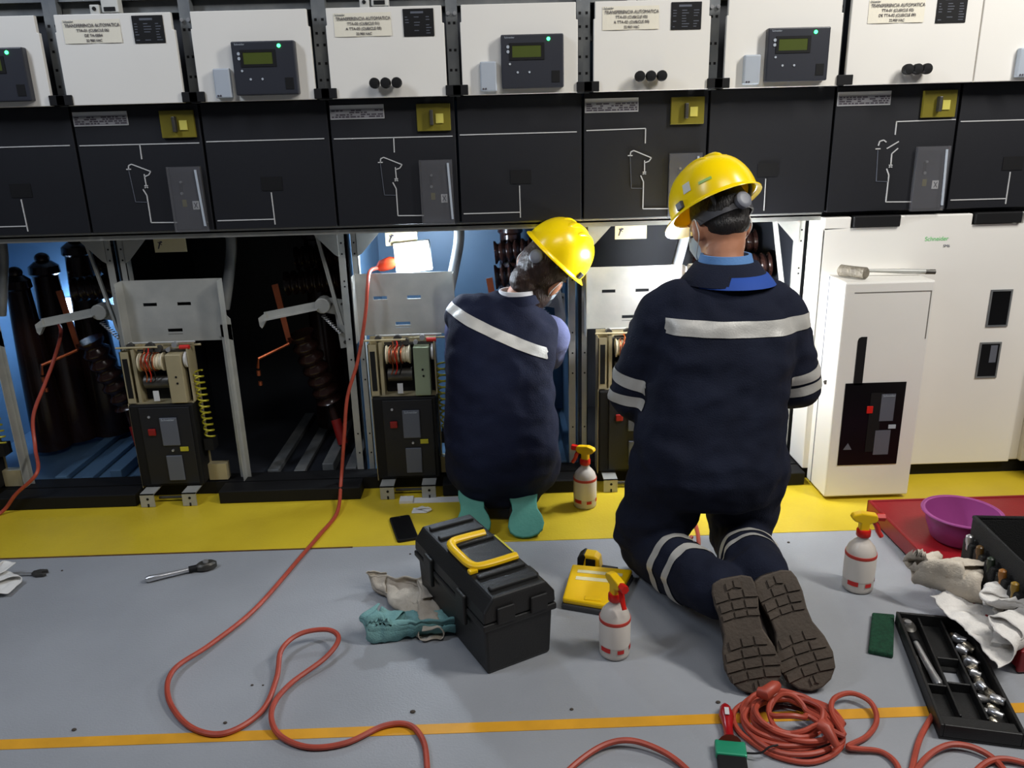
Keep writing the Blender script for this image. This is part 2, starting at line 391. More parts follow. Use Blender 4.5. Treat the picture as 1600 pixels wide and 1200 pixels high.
def cubicle(label, x0, k, left=True, right=True, closed=False, inner=True):
    c = thing('switchgear_cubicle', label, 'switchgear', (x0, 0, 0), group='row of switchgear cubicles')
    a = 0 if left else P_
    # enclosure
    wm = M_blue if k in '02' else M_dark  # one interior: lamplight painted blue where lit, shade painted dark elsewhere
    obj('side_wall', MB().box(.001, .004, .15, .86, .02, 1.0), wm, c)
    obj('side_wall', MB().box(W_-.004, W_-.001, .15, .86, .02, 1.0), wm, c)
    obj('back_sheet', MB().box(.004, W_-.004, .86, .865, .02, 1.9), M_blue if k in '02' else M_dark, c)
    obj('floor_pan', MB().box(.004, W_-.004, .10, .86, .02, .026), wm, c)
    obj('roof_sheet', MB().box(.004, W_-.004, .05, .86, 1.0, 1.01), M_dark, c)
    obj('control_case', MB().box(.05, W_-.05, .06, .5, 1.43, 1.78), M_dark, c)
    # upper frame behind the doors
    for xp in ((.0, .022), (W_-.022, W_)) if not closed else ():
        pp = obj('frame_post', MB().box(xp[0], xp[1], -.012, .02, 1.424, 1.8), M_galvd, c)
        h = MB()
        for z in (1.48, 1.53, 1.585, 1.62, 1.66):
            h.box((xp[0]+xp[1])/2-.004, (xp[0]+xp[1])/2+.004, -.0128, -.01, z, z+.008)
        obj('post_slot', h, M_blackm, pp, split=True)
    if not closed:
        pp = obj('frame_post', MB().box(P_-.018, P_+.018, -.012, .02, 1.424, 1.8), M_galvd, c)
        h = MB()
        for z in (1.50, 1.56, 1.64):
            h.box(P_-.012, P_-.004, -.0128, -.01, z, z+.008).box(P_+.004, P_+.012, -.0128, -.01, z, z+.008)
        obj('post_slot', h, M_blackm, pp, split=True)
        obj('post_bolt', MB().cyl((P_-.01, -.02, 1.672), (P_-.01, -.012, 1.672), .006, n=8).cyl((P_+.011, -.02, 1.672), (P_+.011, -.012, 1.672), .006, n=8), M_steel, pp, split=True)
        obj('top_rail', MB().box(.02, W_-.02, .0, .03, 1.735, 1.80).box(.02, W_-.02, .03, .06, 1.70, 1.735), M_galvd, c)
        obj('back_rail', MB().box(.02, W_-.02, .18, .22, 1.60, 1.72), M_galvd, c)
        if left:
            t = obj('terminal_block', MB().box(.135, .165, -.035, .0, 1.69, 1.72).box(.172, .225, -.035, .0, 1.695, 1.75), mat('white_plastic', (206, 206, 200), .5), c, bevel=.003)
            obj('terminal_screw', MB().cyl((.15, -.038, 1.708), (.15, -.034, 1.708), .006, n=8).box(.18, .215, -.037, -.034, 1.70, 1.712), M_blackm, t, split=True)
    for side in ('L', 'R'):
        if (side == 'L' and not left) or (side == 'R' and not right): continue
        xx = 0 if side == 'L' else P_
        mimic(c, xx, side+k); door(c, xx, side+k)
    if closed: return c
    # lower compartment frame
    upright(c, .012, .034, .14, True); upright(c, W_-.034, W_-.012, .14, False)
    obj('header_rail', MB().box(.0, W_, .03, .06, .985, 1.012).box(.0, W_, .03, .16, 1.0, 1.006), M_galv, c)
    for s in (0, 1):
        X = lambda u: u if s == 0 else W_-u
        obj('gusset', MB().prism([(X(.034), .99), (X(.13), .99), (X(.115), .97), (X(.05), .90), (X(.034), .89)], .136, .139), M_galv, c)
    obj('base_bar', MB().box(.31, W_, -.035, .05, 0.002, .052), M_blackm, c, bevel=.004)
    obj('base_channel', MB().box(.0, W_, .06, .14, .002, .05), M_blackm, c)
    # caution label hanging from the header
    lb = obj('caution_label', MB().box(.136, .252, .160, .163, .922, .978), mat('cream_label', (226, 214, 168), .6, var=.03), c)
    obj('label_stripe', MB().box(.136, .252, .1588, .160, .972, .979), M_red, lb)
    mb = MB().prism([(.148, .935), (.152, .935), (.160, .955), (.168, .958), (.166, .962), (.158, .962)], .159, .160).prism([(.15, .958), (.164, .948), (.165, .95), (.152, .961)], .159, .160)
    obj('label_pictogram', mb, M_ink, lb)
    if not inner: return c
    # earthing linkage, right half
    y = .22
    obj('linkage_bracket', MB().prism([(.70, .715), (.745, .725), (.795, .715), (.80, .53), (.765, .525), (.755, .66), (.71, .67)], y, y+.004), M_galv, c)
    obj('linkage_boss', MB().cyl((.715, y-.03, .70), (.715, y+.03, .70), .03, n=14), M_galv, c, bevel=.003)
    obj('linkage_bolt', MB().cyl((.745, y-.006, .70), (.745, y, .70), .005, n=8).cyl((.785, y-.006, .70), (.785, y, .70), .005, n=8).cyl((.785, y-.006, .55), (.785, y, .55), .007, n=8), M_steeld, c, split=True)
    d = Vector((.225, 0, .04)).normalized(); n_ = Vector((-d.z, 0, d.x))
    obj('earthing_arm', MB().prism([(.495, .652), (.70, .688), (.70, .716), (.49, .68)], y-.02, y-.014).prism([(.495, .652), (.70, .688), (.70, .692), (.495, .656)], y-.05, y-.014).prism([(.47, .66), (.50, .68), (.50, .65), (.48, .62), (.472, .63)], y-.03, y-.01), M_galv, c)
    obj('linkage_spring', MB().tube([(.71+.065*t+.009*math.cos(t*60), y-.01+.009*math.sin(t*60), .66-.075*t) for t in [i/90 for i in range(91)]], .002, 5), M_steel, c, smooth=True)
    obj('diagonal_strut', MB().prism([(.717, .975), (.732, .975), (.795, .63), (.78, .63)], .17, .174).prism([(.729, .975), (.732, .975), (.795, .63), (.792, .63)], .16, .174), M_galv, c)
    obj('copper_bar', MB().prism([(.495, .76), (.52, .765), (.55, .525), (.53, .52)], .33, .336), M_copper, c)
    obj('copper_rod', MB().tube([(.54, .32, .525), (.435, .24, .488), (.43, .24, .45)], .0065, 8), M_copper, c, smooth=True)
    obj('copper_chain', MB().cyl((.43, .24, .44), (.43, .24, .42), .008).cyl((.432, .24, .395), (.432, .24, .38), .008), M_copper, c, split=True)
    obj('conduit', MB().tube(spline([(.405, .2, 1.0), (.40, .2, .92), (.372, .2, .80), (.345, .2, .70)]), .02, 10), M_galvd, c, smooth=True)
    for i, (z, yy) in enumerate(((.83, .62), (.76, .42))):
        ribbed((.53, yy, z-.01), (.80, yy, z+.01), .050, 9, c)
    ribbed((.585, .34, .56), (.66, .40, .26), .055, 6, c)
    obj('contact_rod', MB().tube([(.655, .40, .27), (.70, .36, .13)], .017, 10), M_epoxy, c, smooth=True)
    obj('red_sleeve', MB().tube([(.686, .37, .18), (.712, .345, .08)], .021, 10), mat('dark_red_sleeve', (140, 24, 20), .5), c, smooth=True)
    for (u, v, t, b) in ((.25, .50, .80, .05), (.31, .61, .84, .056), (.43, .67, .91, .056), (.60, .68, .95, .05)):
        if k in '0' or u > .55:
            obj('post_insulator', MB().tube([(u, v, t), (u, v, t-.02), (u, v, t-.05), (u, v, t-.06), (u+.005, v, t-.4), (u+.01, v, .05)], [b*.6, b*1.05, b*1.1, b*.9, b*1.25, b*1.5], 18), M_epoxy, c, smooth=True)
            obj('insulator_cap', MB().ell((u, v, t+.012), .03, .03, .025), M_epoxy, c, smooth=True)
    for (xx, z) in ((.44, .05), (.545, .045), (.66, .07), (.75, .05)):
        obj('depth_rail', MB().box(xx, xx+.045, .16, .84, .027, z), M_blue if k in '02' else M_galvd, c, bevel=.003)  # rails take the same painted lamp tint in the lit cubicles
    return c
cubicle('leftmost switchgear cubicle, blue-lit open bottom with insulators and one visible relay door', -.42, '0', left=False)
cubicle('open switchgear cubicle left of the lit lamp, knobless left door above', .42, '1')
cubicle('open switchgear cubicle with the bright work lamp, in front of the bending person', 1.26, '2')
cubicle('open switchgear cubicle in front of the kneeling person with the seen-from-behind back stripe', 2.10, '3')

# ---- closed cubicles with white covers
def closed_cubicle(label, x0, k, left, right):
    c = cubicle(label, x0, k, left, right, closed=True)
    cov = obj('front_cover', MB().box(.0, .795, .0, .14, .055, .955).box(.0, .095, .0, .14, .955, .997).box(.265, .52, .0, .14, .955, .997).box(.70, .795, .0, .14, .955, .997).box(.095, .265, .03, .14, .955, .99).box(.52, .70, .03, .14, .955, .99), M_white, c, bevel=.004)
    obj('plinth', MB().box(.0, .84, .03, .12, .002, .055), M_blackm, c)
    obj('corner_strip', MB().box(.80, .84, .02, .14, .055, .997), M_white, c, bevel=.003)
    for a in (.10, .525):
        obj('cover_catch', MB().box(a, a+.162, -.012, .04, .962, 1.0), M_blackm, c, bevel=.003)
    if k == '4':
        text('cover_logo', 'Schneider', .021, M_green2, cov, FACE(.402, -.0006, .913))
        text('cover_model', 'SM6', .014, M_grey, cov, FACE(.44, -.0006, .887))
        for (z0, z1, u) in ((.590, .726, .627), (.396, .532, .617)):
            wv = obj('inspection_window', MB().plate(u-.004, u+.075, z0, z1, -.004, .001, [(u+.002, u+.069, z0+.006, z1-.006)]), M_galvd, cov)
            obj('window_pane', MB().box(u+.002, u+.069, -.0015, .0005, z0+.006, z1-.006), M_glass, cov)
        obj('indicator_plate', MB().box(.655, .68, -.0025, -.0012, .455, .52), M_grey, cov)
    b = obj('breaker_housing', MB().box(.02, .325, -.172, .002, .015, .80), M_white, c, bevel=.006)
    obj('housing_side_seam', MB().box(.0185, .0205, -.045, -.041, .02, .80), M_grey, b)
    obj('housing_lock', MB().prism([(0, -.008), (.012, 0), (0, .008)], .012, .021, 'x', Matrix.Translation((0, -.10, .43))), M_steeld, b)
    obj('access_flap_groove', MB().box(.055, .315, -.1735, -.171, .764, .7665).box(.3125, .315, -.1735, -.171, .60, .764), mat('groove_grey', (120, 118, 110), .6), b)
    obj('lever_slot', MB().prism([(.083, .60), (.086, .608), (.094, .612), (.113, .612), (.113, .44), (.083, .44)], -.1745, -.171), M_blackm, b)
    obj('view_window', MB().box(.056, .268, -.1745, -.171, .140, .447), M_glass, b)
    obj('button_panel', MB().box(.148, .19, -.176, -.1744, .19, .41), M_blackm, b)
    obj('grey_panel', MB().box(.186, .235, -.1765, -.1744, .305, .405), M_grey, b)
    obj('grey_panel', MB().box(.178, .232, -.1765, -.1744, .178, .27), M_grey, b)
    obj('red_button', MB().box(.138, .16, -.178, -.1744, .335, .362), M_red, b, bevel=.002)
    obj('status_flag', MB().box(.222, .248, -.177, -.1744, .276, .29), M_greyl, b)
    text('panel_print', 'Schneider', .011, M_greyl, b, FACE(.212, -.1772, .398))
    obj('warning_triangle', MB().prism([(.07, .20), (.10, .20), (.085, .225)], -.1762, -.1744), M_grey, b)
    return c
closed_cubicle('closed white switchgear cubicle with breaker housing right of the kneeling person', 2.94, '4', True, True)
closed_cubicle('rightmost white switchgear cubicle, only its bottom left corner in view', 3.78, '5', False, False)

# ------------------------------------------------------------------ circuit breakers
def breaker(label, x0, y0=0., mdx=0.):
    t = thing('circuit_breaker', label, 'circuit breaker', (x0, y0, 0), group='circuit breakers in the open cubicles')
    pl = obj('mounting_plate', MB().plate(.02, .378, .60, .83, .11, .113, [(.083, .133, .734, .746), (.207, .257, .734, .746), (.158, .212, .636, .648), (.158, .212, .6265, .6285)]), M_galv, t)
    obj('side_flange', MB().box(.355, .395, .10, .103, .05, .66).box(.378, .381, .06, .11, .05, .83).prism([(.34, .62), (.395, .60), (.395, .68), (.36, .72)], .10, .104), M_galv, t)
    obj('side_flange', MB().box(.018, .021, .05, .11, .585, .83), M_galv, t)
    fr = obj('mechanism_frame', MB().box(.060, .092, .025, .028, .39, .585).box(.060, .063, .025, .10, .05, .585).box(.10, .112, .03, .10, .39, .60).box(.30, .305, .03, .10, .39, .59).box(.06, .305, .098, .102, .05, .60).box(.06, .30, .03, .10, .384, .39), M_cream, t)
    obj('frame_window', MB().box(.068, .086, .0235, .0255, .41, .56), M_blackm, fr)
    # winding drum
    pts = []; rs = []
    for i in range(25):
        pts.append((.125+.088*i/24, .04, .543)); rs.append((.030, .030, .026)[i % 3] if i not in (0, 1, 23, 24) else .034)
    dr = obj('drum', MB().tube(pts, rs, 20), mat('cream_drum', (214, 204, 176), .4), t, smooth=True, ang=30)
    for i in range(4):
        obj('winding', MB().tube([(.143+.014*i+.004*math.cos(a), .04+.0325*math.cos(a), .543+.0325*math.sin(a)) for a in [2*PI*j/20 for j in range(20)]], .003, 6, True), M_copper, dr, smooth=True)
    obj('drum_wheel', MB().cyl((.290, .045, .548), (.298, .045, .548), .03, n=20), mat('white_nylon', (206, 204, 200), .5), t, smooth=True)
    obj('motor', MB().cyl((.125, .06, .462), (.215, .06, .462), .026, n=18), M_steeld, t, smooth=True)
    obj('cover_plate', MB().box(.226, .284, .012, .06, .39, .574), M_cream if x0 < 1 else mat('pale_green_passivated_steel', (150, 162, 134), .45, .35), t, bevel=.003)
    obj('plate_screw', MB().cyl((.257, .010, .49), (.257, .012, .49), .004, n=8).cyl((.259, .010, .466), (.259, .012, .466), .004, n=8), M_blackm, t, split=True)
    obj('white_tag', MB().box(.160, .180, .022, .026, .398, .436), mat('white_tag', (200, 200, 200), .5), t)
    obj('mechanism_bulk', MB().box(.115, .30, .075, .095, .39, .57), M_blackm, t)
    for (a, b, z, yy, m) in ((.09, .33, .612, .05, M_galv), (.05, .20, .600, .03, M_cream), (.21, .345, .598, .06, M_cream), (.12, .30, .585, .045, M_steeld)):
        obj('linkage_rod', MB().cyl((a, yy, z), (b, yy, z), .004, n=8), m, t, smooth=True)
    for (u, z, r) in ((.10, .604, .012), (.17, .600, .016), (.20, .592, .012), (.26, .605, .010), (.235, .588, .008)):
        obj('linkage_cam', MB().cyl((u, .03, z), (u, .05, z), r, n=12), M_steel if r < .012 else M_steeld, t, smooth=True)
    obj('auxiliary_contact', MB().cyl((.275, .04, .595), (.31, .04, .595), .008, n=8), M_red, t)
    for i, u in enumerate((.15, .165, .18)):
        obj('wire', MB().tube(spline([(u, .035, .60), (u+.006, .012, .585), (u-.004, .005, .56), (u, .02, .50), (u-.01, .03, .47)]), .0022, 5), (M_copper, M_red, M_blackm)[i], t, smooth=True)
    fc = obj('front_case', MB().box(.063, .30, .015, .10, .06, .385), M_blackm, t, bevel=.006)
    obj('case_panel', MB().box(.10, .285, .011, .016, .07, .375), M_black, fc, bevel=.003)
    obj('grey_window', MB().box(.172, .236, .005, .012, .226, .336), M_grey, fc, bevel=.003)
    obj('grey_window', MB().box(.175, .234, .005, .012, .085, .186), M_grey, fc, bevel=.003)
    text('case_print', 'Schneider', .0125, M_greyl, fc, FACE(.204, .0045, .328))
    obj('red_button', MB().box(.125, .152, .003, .012, .268, .294), mat('dull_red_button', (140, 20, 16), .45), fc, bevel=.003)
    obj('yellow_flag', MB().box(.233, .262, .006, .012, .203, .219), mat('yellow_flag_plastic', (190, 180, 40), .4), fc)
    obj('case_screw', MB().cyl((.135, .008, .34), (.135, .012, .34), .005, n=8).cyl((.205, .004, .207), (.205, .012, .207), .0045, n=8), M_steel, fc, split=True)
    N = 150
    obj('closing_spring', MB().tube([(.318+.017*math.cos(i*2*PI*11/N)+.012*i/N, .06+.017*math.sin(i*2*PI*11/N), .50-.26*i/N) for i in range(N+1)], .0036, 6), M_spring, t, smooth=True)
    obj('spring_seat', MB().box(.31, .345, .04, .09, .19, .235), M_blackm, t)
    obj('yellow_bracket', MB().box(.30, .37, .07, .105, .055, .12), M_cream, t)
    for a in (.076, .232):
        ft = obj('foot_bracket', MB().box(a, a+.052, -.045, -.041, .003, .055).box(a, a+.052, -.045, .06, .051, .055), M_galv, t)
        obj('foot_hole', MB().cyl((a+.028, -.0462, .035), (a+.028, -.044, .035), .005, n=10).box(a+.025, a+.031, -.0462, -.044, .003, .016), M_blackm, ft, split=True)
    obj('foot_tie_rod', MB().cyl((.128, .0, .02), (.232, .0, .02), .006, n=8), M_steeld, t)
    if mdx:
        for ch in t.children:
            if not ch.name.startswith(('mounting_plate', 'side_flange')): ch.location.x = mdx
    return t
breaker('circuit breaker cut off by the left edge, only its steel flange showing', -.42)
breaker('circuit breaker with yellow-green spring in the second cubicle from the left', .42, .0, -.055)
breaker('circuit breaker under the lit work lamp, left of the bending person', 1.26)
breaker('circuit breaker mostly hidden by the kneeling person, behind its left arm', 2.10)

def at(px, py, Y):
    d = FW*1250+RT*(px-800)-UP*(py-600); return CAM+d*((Y-CAM.y)/d.y)
def flo(px, py, z=0.):
    d = FW*1250+RT*(px-800)-UP*(py-600); return CAM+d*((z-CAM.z)/d.z)

# ------------------------------------------------------------------ work lamps
M_lens = mat('lit_lamp_lens', (235, 244, 255), .4, var=0, emit=14, ecol=(225, 238, 255))
def work_lamp(label, loc, yaw, cable, power, col, roll=0, offs=(-.05, .05)):
    t = thing('work_lamp', label, 'lamp', loc, (0, roll, yaw), 'portable work lamps')
    obj('lamp_head', MB().box(-.066, .066, -.012, .012, -.056, -.050).box(-.066, .066, -.012, .012, .050, .056).box(-.066, -.060, -.012, .012, -.05, .05).box(.060, .066, -.012, .012, -.05, .05), mat('white_lamp_case', (225, 225, 220), .4), t, bevel=.002)
    obj('lamp_lens', MB().box(-.06, .06, -.010, .010, -.05, .05), M_lens, t, bevel=.004)
    obj('lamp_handle', MB().tube([(-.066, 0, -.01), (-.085, 0, -.014), (-.12, 0, -.022), (-.135, 0, -.03)], [.016, .024, .022, .012], 14), mat('orange_lamp_handle', (226, 70, 34), .4), t, smooth=True)
    obj('lamp_hook', MB().tube(spline([(.0, .005, .055), (.0, .005, .085), (.01, .01, .10), (.025, .01, .095), (.026, .01, .08)]), .003, 6), M_steel, t, smooth=True)
    Mi = (Matrix.Translation(loc) @ Euler((0, roll, yaw)).to_matrix().to_4x4()).inverted()
    start = Vector((-.13, 0, -.028))
    obj('cable', MB().tube(spline([start]+[Mi @ Vector(p) for p in cable], 10), .0068, 8), M_cord, t, smooth=True)
    l = bpy.data.lights.new('lamp_light', 'POINT'); l.energy = power; l.color = col; l.shadow_soft_size = .04
    for k, y in enumerate(offs):
        lo = bpy.data.objects.new('lamp_light', l); COL.objects.link(lo); lo.parent = t; lo.location = (0, y, 0)
    return t
cab = [at(578, 424, .10), at(574, 450, .06), at(571, 490, .055), at(560, 560, .05), at(543, 620, .04), at(538, 680, .03), at(533, 750, .0), flo(527, 800, .012)]
cab += [flo(x, y, z) for x, y, z in ((500, 835, .01), (470, 870, .008), (400, 950, .008), (330, 1006, .012), (272, 1046, .02), (263, 1090, .012), (295, 1134, .008), (350, 1146, .008), (408, 1112, .008), (432, 1060, .012), (440, 1015, .03), (470, 990, .04), (512, 984, .04), (529, 998, .035), (508, 1028, .022), (452, 1070, .012), (425, 1108, .022), (434, 1146, .010), (480, 1167, .008), (540, 1161, .008), (600, 1134, .008), (640, 1133, .008), (662, 1160, .008), (668, 1205, .008), (672, 1260, .008))]
work_lamp('lit work lamp with orange handle above the steel plate, red cable trailing to the floor', (1.492, .165, .880), 0, cab, 8.5, (.76, .88, 1), roll=-.08, offs=(-.03, .06))
work_lamp('work lamp glowing blue behind the dark insulators of the leftmost cubicle', (-.075, .785, .60), .3,
          [at(95, 515, .30), at(85, 560, .24), at(70, 600, .2), at(52, 650, .15), at(55, 700, .1), at(58, 738, -.05), at(25, 772, -.06), flo(0, 802, .01), flo(-60, 830, .008)], 5.5, (.50, .72, 1))
work_lamp("work lamp hidden behind the kneeling person's shoulder, lighting the steel plate", (2.53, -.02, .80), .3,
          [(2.40, -.06, .70), (2.40, -.10, .4), (2.41, -.2, .05), flo(1085, 815, .008), flo(1090, 860, .008), (2.36, -.52, .008), (2.42, -.42, .008)], 17.0, (.92, .96, 1))

# ------------------------------------------------------------------ people
def limb(mb, pts, rs, n=16):
    pts = [Vector(p) for p in pts]
    for p, r in zip(pts, rs): mb.ell(p, r, r, r, 16, 10)
    for i in range(len(pts)-1): mb.tube([pts[i], pts[i+1]], [rs[i], rs[i+1]], n)
def loft(mb, secs, n=28, e=2.4):
    rings = []
    for c, u, v in secs:
        c, u, v = Vector(c), Vector(u), Vector(v); r = []
        for k in range(n):
            a = 2*PI*k/n; ca, sa = math.cos(a), math.sin(a)
            r.append(c+u*math.copysign(abs(ca)**(2/e), ca)+v*math.copysign(abs(sa)**(2/e), sa))
        rings.append(r)
    mb.ring(rings)
def blob(name, mb, voxel, sm, m, parent, amp=0, fr=14, inv=None):
    bm = bmesh.new(); vs_ = [bm.verts.new(v) for v in mb.v]
    for f in mb.f:
        try: bm.faces.new([vs_[i] for i in f])
        except ValueError: pass
    bmesh.ops.recalc_face_normals(bm, faces=bm.faces)
    me = bpy.data.meshes.new('tmp'); bm.to_mesh(me); bm.free()
    o = bpy.data.objects.new('tmp', me); COL.objects.link(o)
    r = o.modifiers.new('r', 'REMESH'); r.mode = 'VOXEL'; r.voxel_size = voxel
    if sm:
        q = o.modifiers.new('s', 'SMOOTH'); q.factor = .5; q.iterations = sm
    dg = bpy.context.evaluated_depsgraph_get(); out = bpy.data.meshes.new_from_object(o.evaluated_get(dg))
    bpy.data.objects.remove(o); bpy.data.meshes.remove(me)
    if amp:
        nn = [v.normal.copy() for v in out.vertices]
        for v, nv in zip(out.vertices, nn):
            p = v.co
            f = noise.noise(Vector((p.x*fr, p.y*fr, p.z*fr*1.6)))+.6*noise.noise(Vector((p.x*fr*2.1+5, p.y*fr*2.1, p.z*fr*2.6)))
            rdg = 1-abs(noise.noise(Vector((p.x*fr*.8+9, p.y*fr*.8, p.z*fr*1.1+3))))*2
            v.co = p+nv*amp*(f*.7+rdg*.6)
    if inv is not None: out.transform(inv)
    return finish(name, out, m, parent, smooth=True, ang=180)
def band(src, planes, keep, off, name, m, parent):
    bm = bmesh.new(); bm.from_mesh(src.data); bm.normal_update()
    for v in bm.verts: v.co += v.normal*off
    for co, no in planes:
        bmesh.ops.bisect_plane(bm, geom=bm.verts[:]+bm.edges[:]+bm.faces[:], plane_co=co, plane_no=no, clear_outer=True)
    kill = [f for f in bm.faces if not keep(f.calc_center_median())]
    bmesh.ops.delete(bm, geom=kill, context='FACES')
    me = bpy.data.meshes.new(name); bm.to_mesh(me); bm.free()
    for p in me.polygons: p.use_smooth = True
    return finish(name, me, m, parent)
def strip_planes(co, no, half):
    co = Vector(co); no = Vector(no).normalized(); return [(co+no*half, no), (co-no*half, -no)]
def head_shapes(mb, M):
    mb.ell((0, 0, .01), .074, .094, .105, 24, 16, M); mb.ell((0, .028, -.055), .056, .062, .06, 20, 12, M)
    mb.ell((0, .055, -.085), .026, .026, .022, 14, 8, M)
    mb.tube([(0, .086, .02), (0, .100, -.008), (0, .106, -.022)], [.006, .011, .013], 10, M=M); mb.ell((0, .1, -.022), .016, .012, .01, 12, 8, M)
    mb.ell((0, .083, -.055), .022, .01, .006, 12, 8, M); mb.ell((0, .082, -.064), .02, .01, .006, 12, 8, M)
    for s in (-1, 1):
        mb.ell((s*.081, -.008, -.010), .012, .021, .034, 12, 10, M); mb.ell((s*.03, .082, .02), .026, .012, .007, 12, 8, M)
def hand_shapes(mb, wrist, d, palm_n, thumb_side, curl=.5):
    """d = direction of the hand, palm_n = the way the palm faces"""
    d = Vector(d).normalized(); pn = Vector(palm_n); pn = (pn-d*pn.dot(d)).normalized(); sd = d.cross(pn)*thumb_side
    w0 = Vector(wrist); rings = []
    loft(mb, [(w0-d*.01, sd*.027, pn*.019), (w0+d*.03, sd*.036, pn*.016), (w0+d*.085, sd*.040, pn*.013), (w0+d*.095, sd*.036, pn*.01)], 16)
    for i, (off, L) in enumerate(((.030, .070), (.0105, .078), (-.0105, .072), (-.030, .056))):
        p = w0+d*.088+sd*off; dd = d.copy(); pts = [p-d*.02]; a = 0
        for j, fr in enumerate((.45, .32, .23)):
            pts.append(p); p = p+(d*math.cos(a)+pn*math.sin(a))*L*fr; a += curl*(.7+.1*i)
        pts.append(p)
        limb(mb, pts, [.0095, .0095, .009, .0085, .0075], 10)
    b = w0+d*.025+sd*.03
    limb(mb, [b-sd*.012, b+d*.022+sd*.016+pn*.01, b+d*.046+sd*.022+pn*.024, b+d*.064+sd*.02+pn*.036], [.015, .0125, .0105, .009], 10)
def head_frame(c, yaw, pitch, roll):
    return Matrix.Translation(c) @ Matrix.Rotation(yaw, 4, 'Z') @ Matrix.Rotation(roll, 4, 'Y') @ Matrix.Rotation(-pitch, 4, 'X')
def hard_hat(label, M, sticker=False):
    t = thing('hard_hat', label, 'hard hat', (0, 0, 0), group='yellow hard hats'); t.matrix_world = M
    n = 40; rings = []
    def rim(a): return .116*math.cos(a), .142*math.sin(a)
    for i in range(13):
        th = (PI/2)*i/12.4; c = math.cos(th)**.72; zz = .128*math.sin(th)**1.02
        rings.append([(rim(2*PI*k/n)[0]*c, rim(2*PI*k/n)[1]*c, zz) for k in range(n)])
    lo = []
    for i, (f, z) in enumerate(((1.0, 0.), (1.0, -.006))):
        lo.append([(rim(2*PI*k/n)[0]*f, rim(2*PI*k/n)[1]*f, z) for k in range(n)])
    mb = MB(); mb.ring([lo[1]]+rings, False)
    mb.f.append(tuple(range(13*n, 14*n)))
    sh = obj('shell', mb, M_hat, t, smooth=True, ang=60)
    sl = sh.modifiers.new('s', 'SOLIDIFY'); sl.thickness = .003; sl.offset = -1
    mb = MB(); A = []; B = []; C = []; D = []
    for k in range(n):
        a = 2*PI*k/n; x, y = rim(a); s = max(0, math.sin(a)); wd = .010+.036*s**2.2; l = math.hypot(x, y); nx, ny = math.cos(a), math.sin(a)
        dz = -.010-.010*s**2
        A.append((x, y, -.001)); B.append((x+nx*wd, y+ny*wd, dz)); C.append((x+nx*wd, y+ny*wd, dz-.004)); D.append((x*.98, y*.98, -.008))
    mb.ring([A, B, C, D], False, closed=True)
    obj('brim', mb, M_hat, t, smooth=True, ang=60)
    def surf(x, y):
        q = (x/.116)**2+(y/.142)**2; q = min(q, .995)
        c = math.sqrt(q); th = math.acos(min(1, c**(1/.72))); return .128*math.sin(th)**1.02
    for x, r, y0, y1 in ((0, .017, -.10, .105), (-.038, .009, -.085, .09), (.038, .009, -.085, .09)):
        pts = [(x, y0+(y1-y0)*i/14, surf(x, y0+(y1-y0)*i/14)-r*.62) for i in range(15)]
        rs = [r*(.35 if i in (0, 14) else .8 if i in (1, 13) else 1) for i in range(15)]
        obj('ridge', MB().tube(pts, rs, 12), M_hat, t, smooth=True, ang=80)
    for s in (-1, 1):
        obj('slot_cap', MB().box(-.006, .006, -.014, .014, -.008, .014, Matrix.Translation((s*.117, -.005, .006))), mat('dark_grey_plastic', (58, 58, 62), .5), t, bevel=.003)
    hb = MB(); R = []
    for k in range(33):
        a = PI*.98+PI*1.04*k/32
        R.append([(.088*math.cos(a), .108*math.sin(a)-.0, z) for z in (-.062, -.028)]+[(.083*math.cos(a), .103*math.sin(a), z) for z in (-.028, -.062)])
    hb.ring(R)
    band_ = obj('headband', hb, mat('dark_grey_plastic', (58, 58, 62), .5), t, smooth=True, ang=50)
    obj('ratchet_knob', MB().lathe([(.022, 0), (.024, .006), (.024, .016), (.020, .020), (.012, .021)], 20, Matrix.Translation((0, -.106, -.045)) @ Matrix.Rotation(PI/2, 4, 'X')), mat('grey_knob_plastic', (112, 114, 122), .45), t, smooth=True)
    for s in (-1, 1):
        obj('suspension_strap', MB().tube([(s*.06, -.075, -.03), (s*.07, -.085, .0), (s*.075, -.088, .03)], .006, 6), mat('dark_grey_plastic', (58, 58, 62), .5), t)
    if sticker:
        for j, (a0, a1, z, c) in enumerate(((3.35, 3.55, .03, (214, 214, 206)), (3.75, 4.05, .032, (150, 190, 90)))):
            mb = MB()
            for k in range(6):
                q = []
                for (aa, zz) in ((a0+(a1-a0)*k/6, z), (a0+(a1-a0)*(k+1)/6, z), (a0+(a1-a0)*(k+1)/6, z+(.028 if j == 0 else .008)), (a0+(a1-a0)*k/6, z+(.028 if j == 0 else .008))):
                    th = math.asin(min(1, (zz/.128)**(1/1.02))); c_ = math.cos(th)**.72; x, y = rim(aa)
                    q.append((x*c_*1.012, y*c_*1.012, zz+.0008))
                mb.add(q, [(0, 1, 2, 3)])
            obj('sticker', mb, mat('sticker_%d' % j, c, .4), t)
    return t
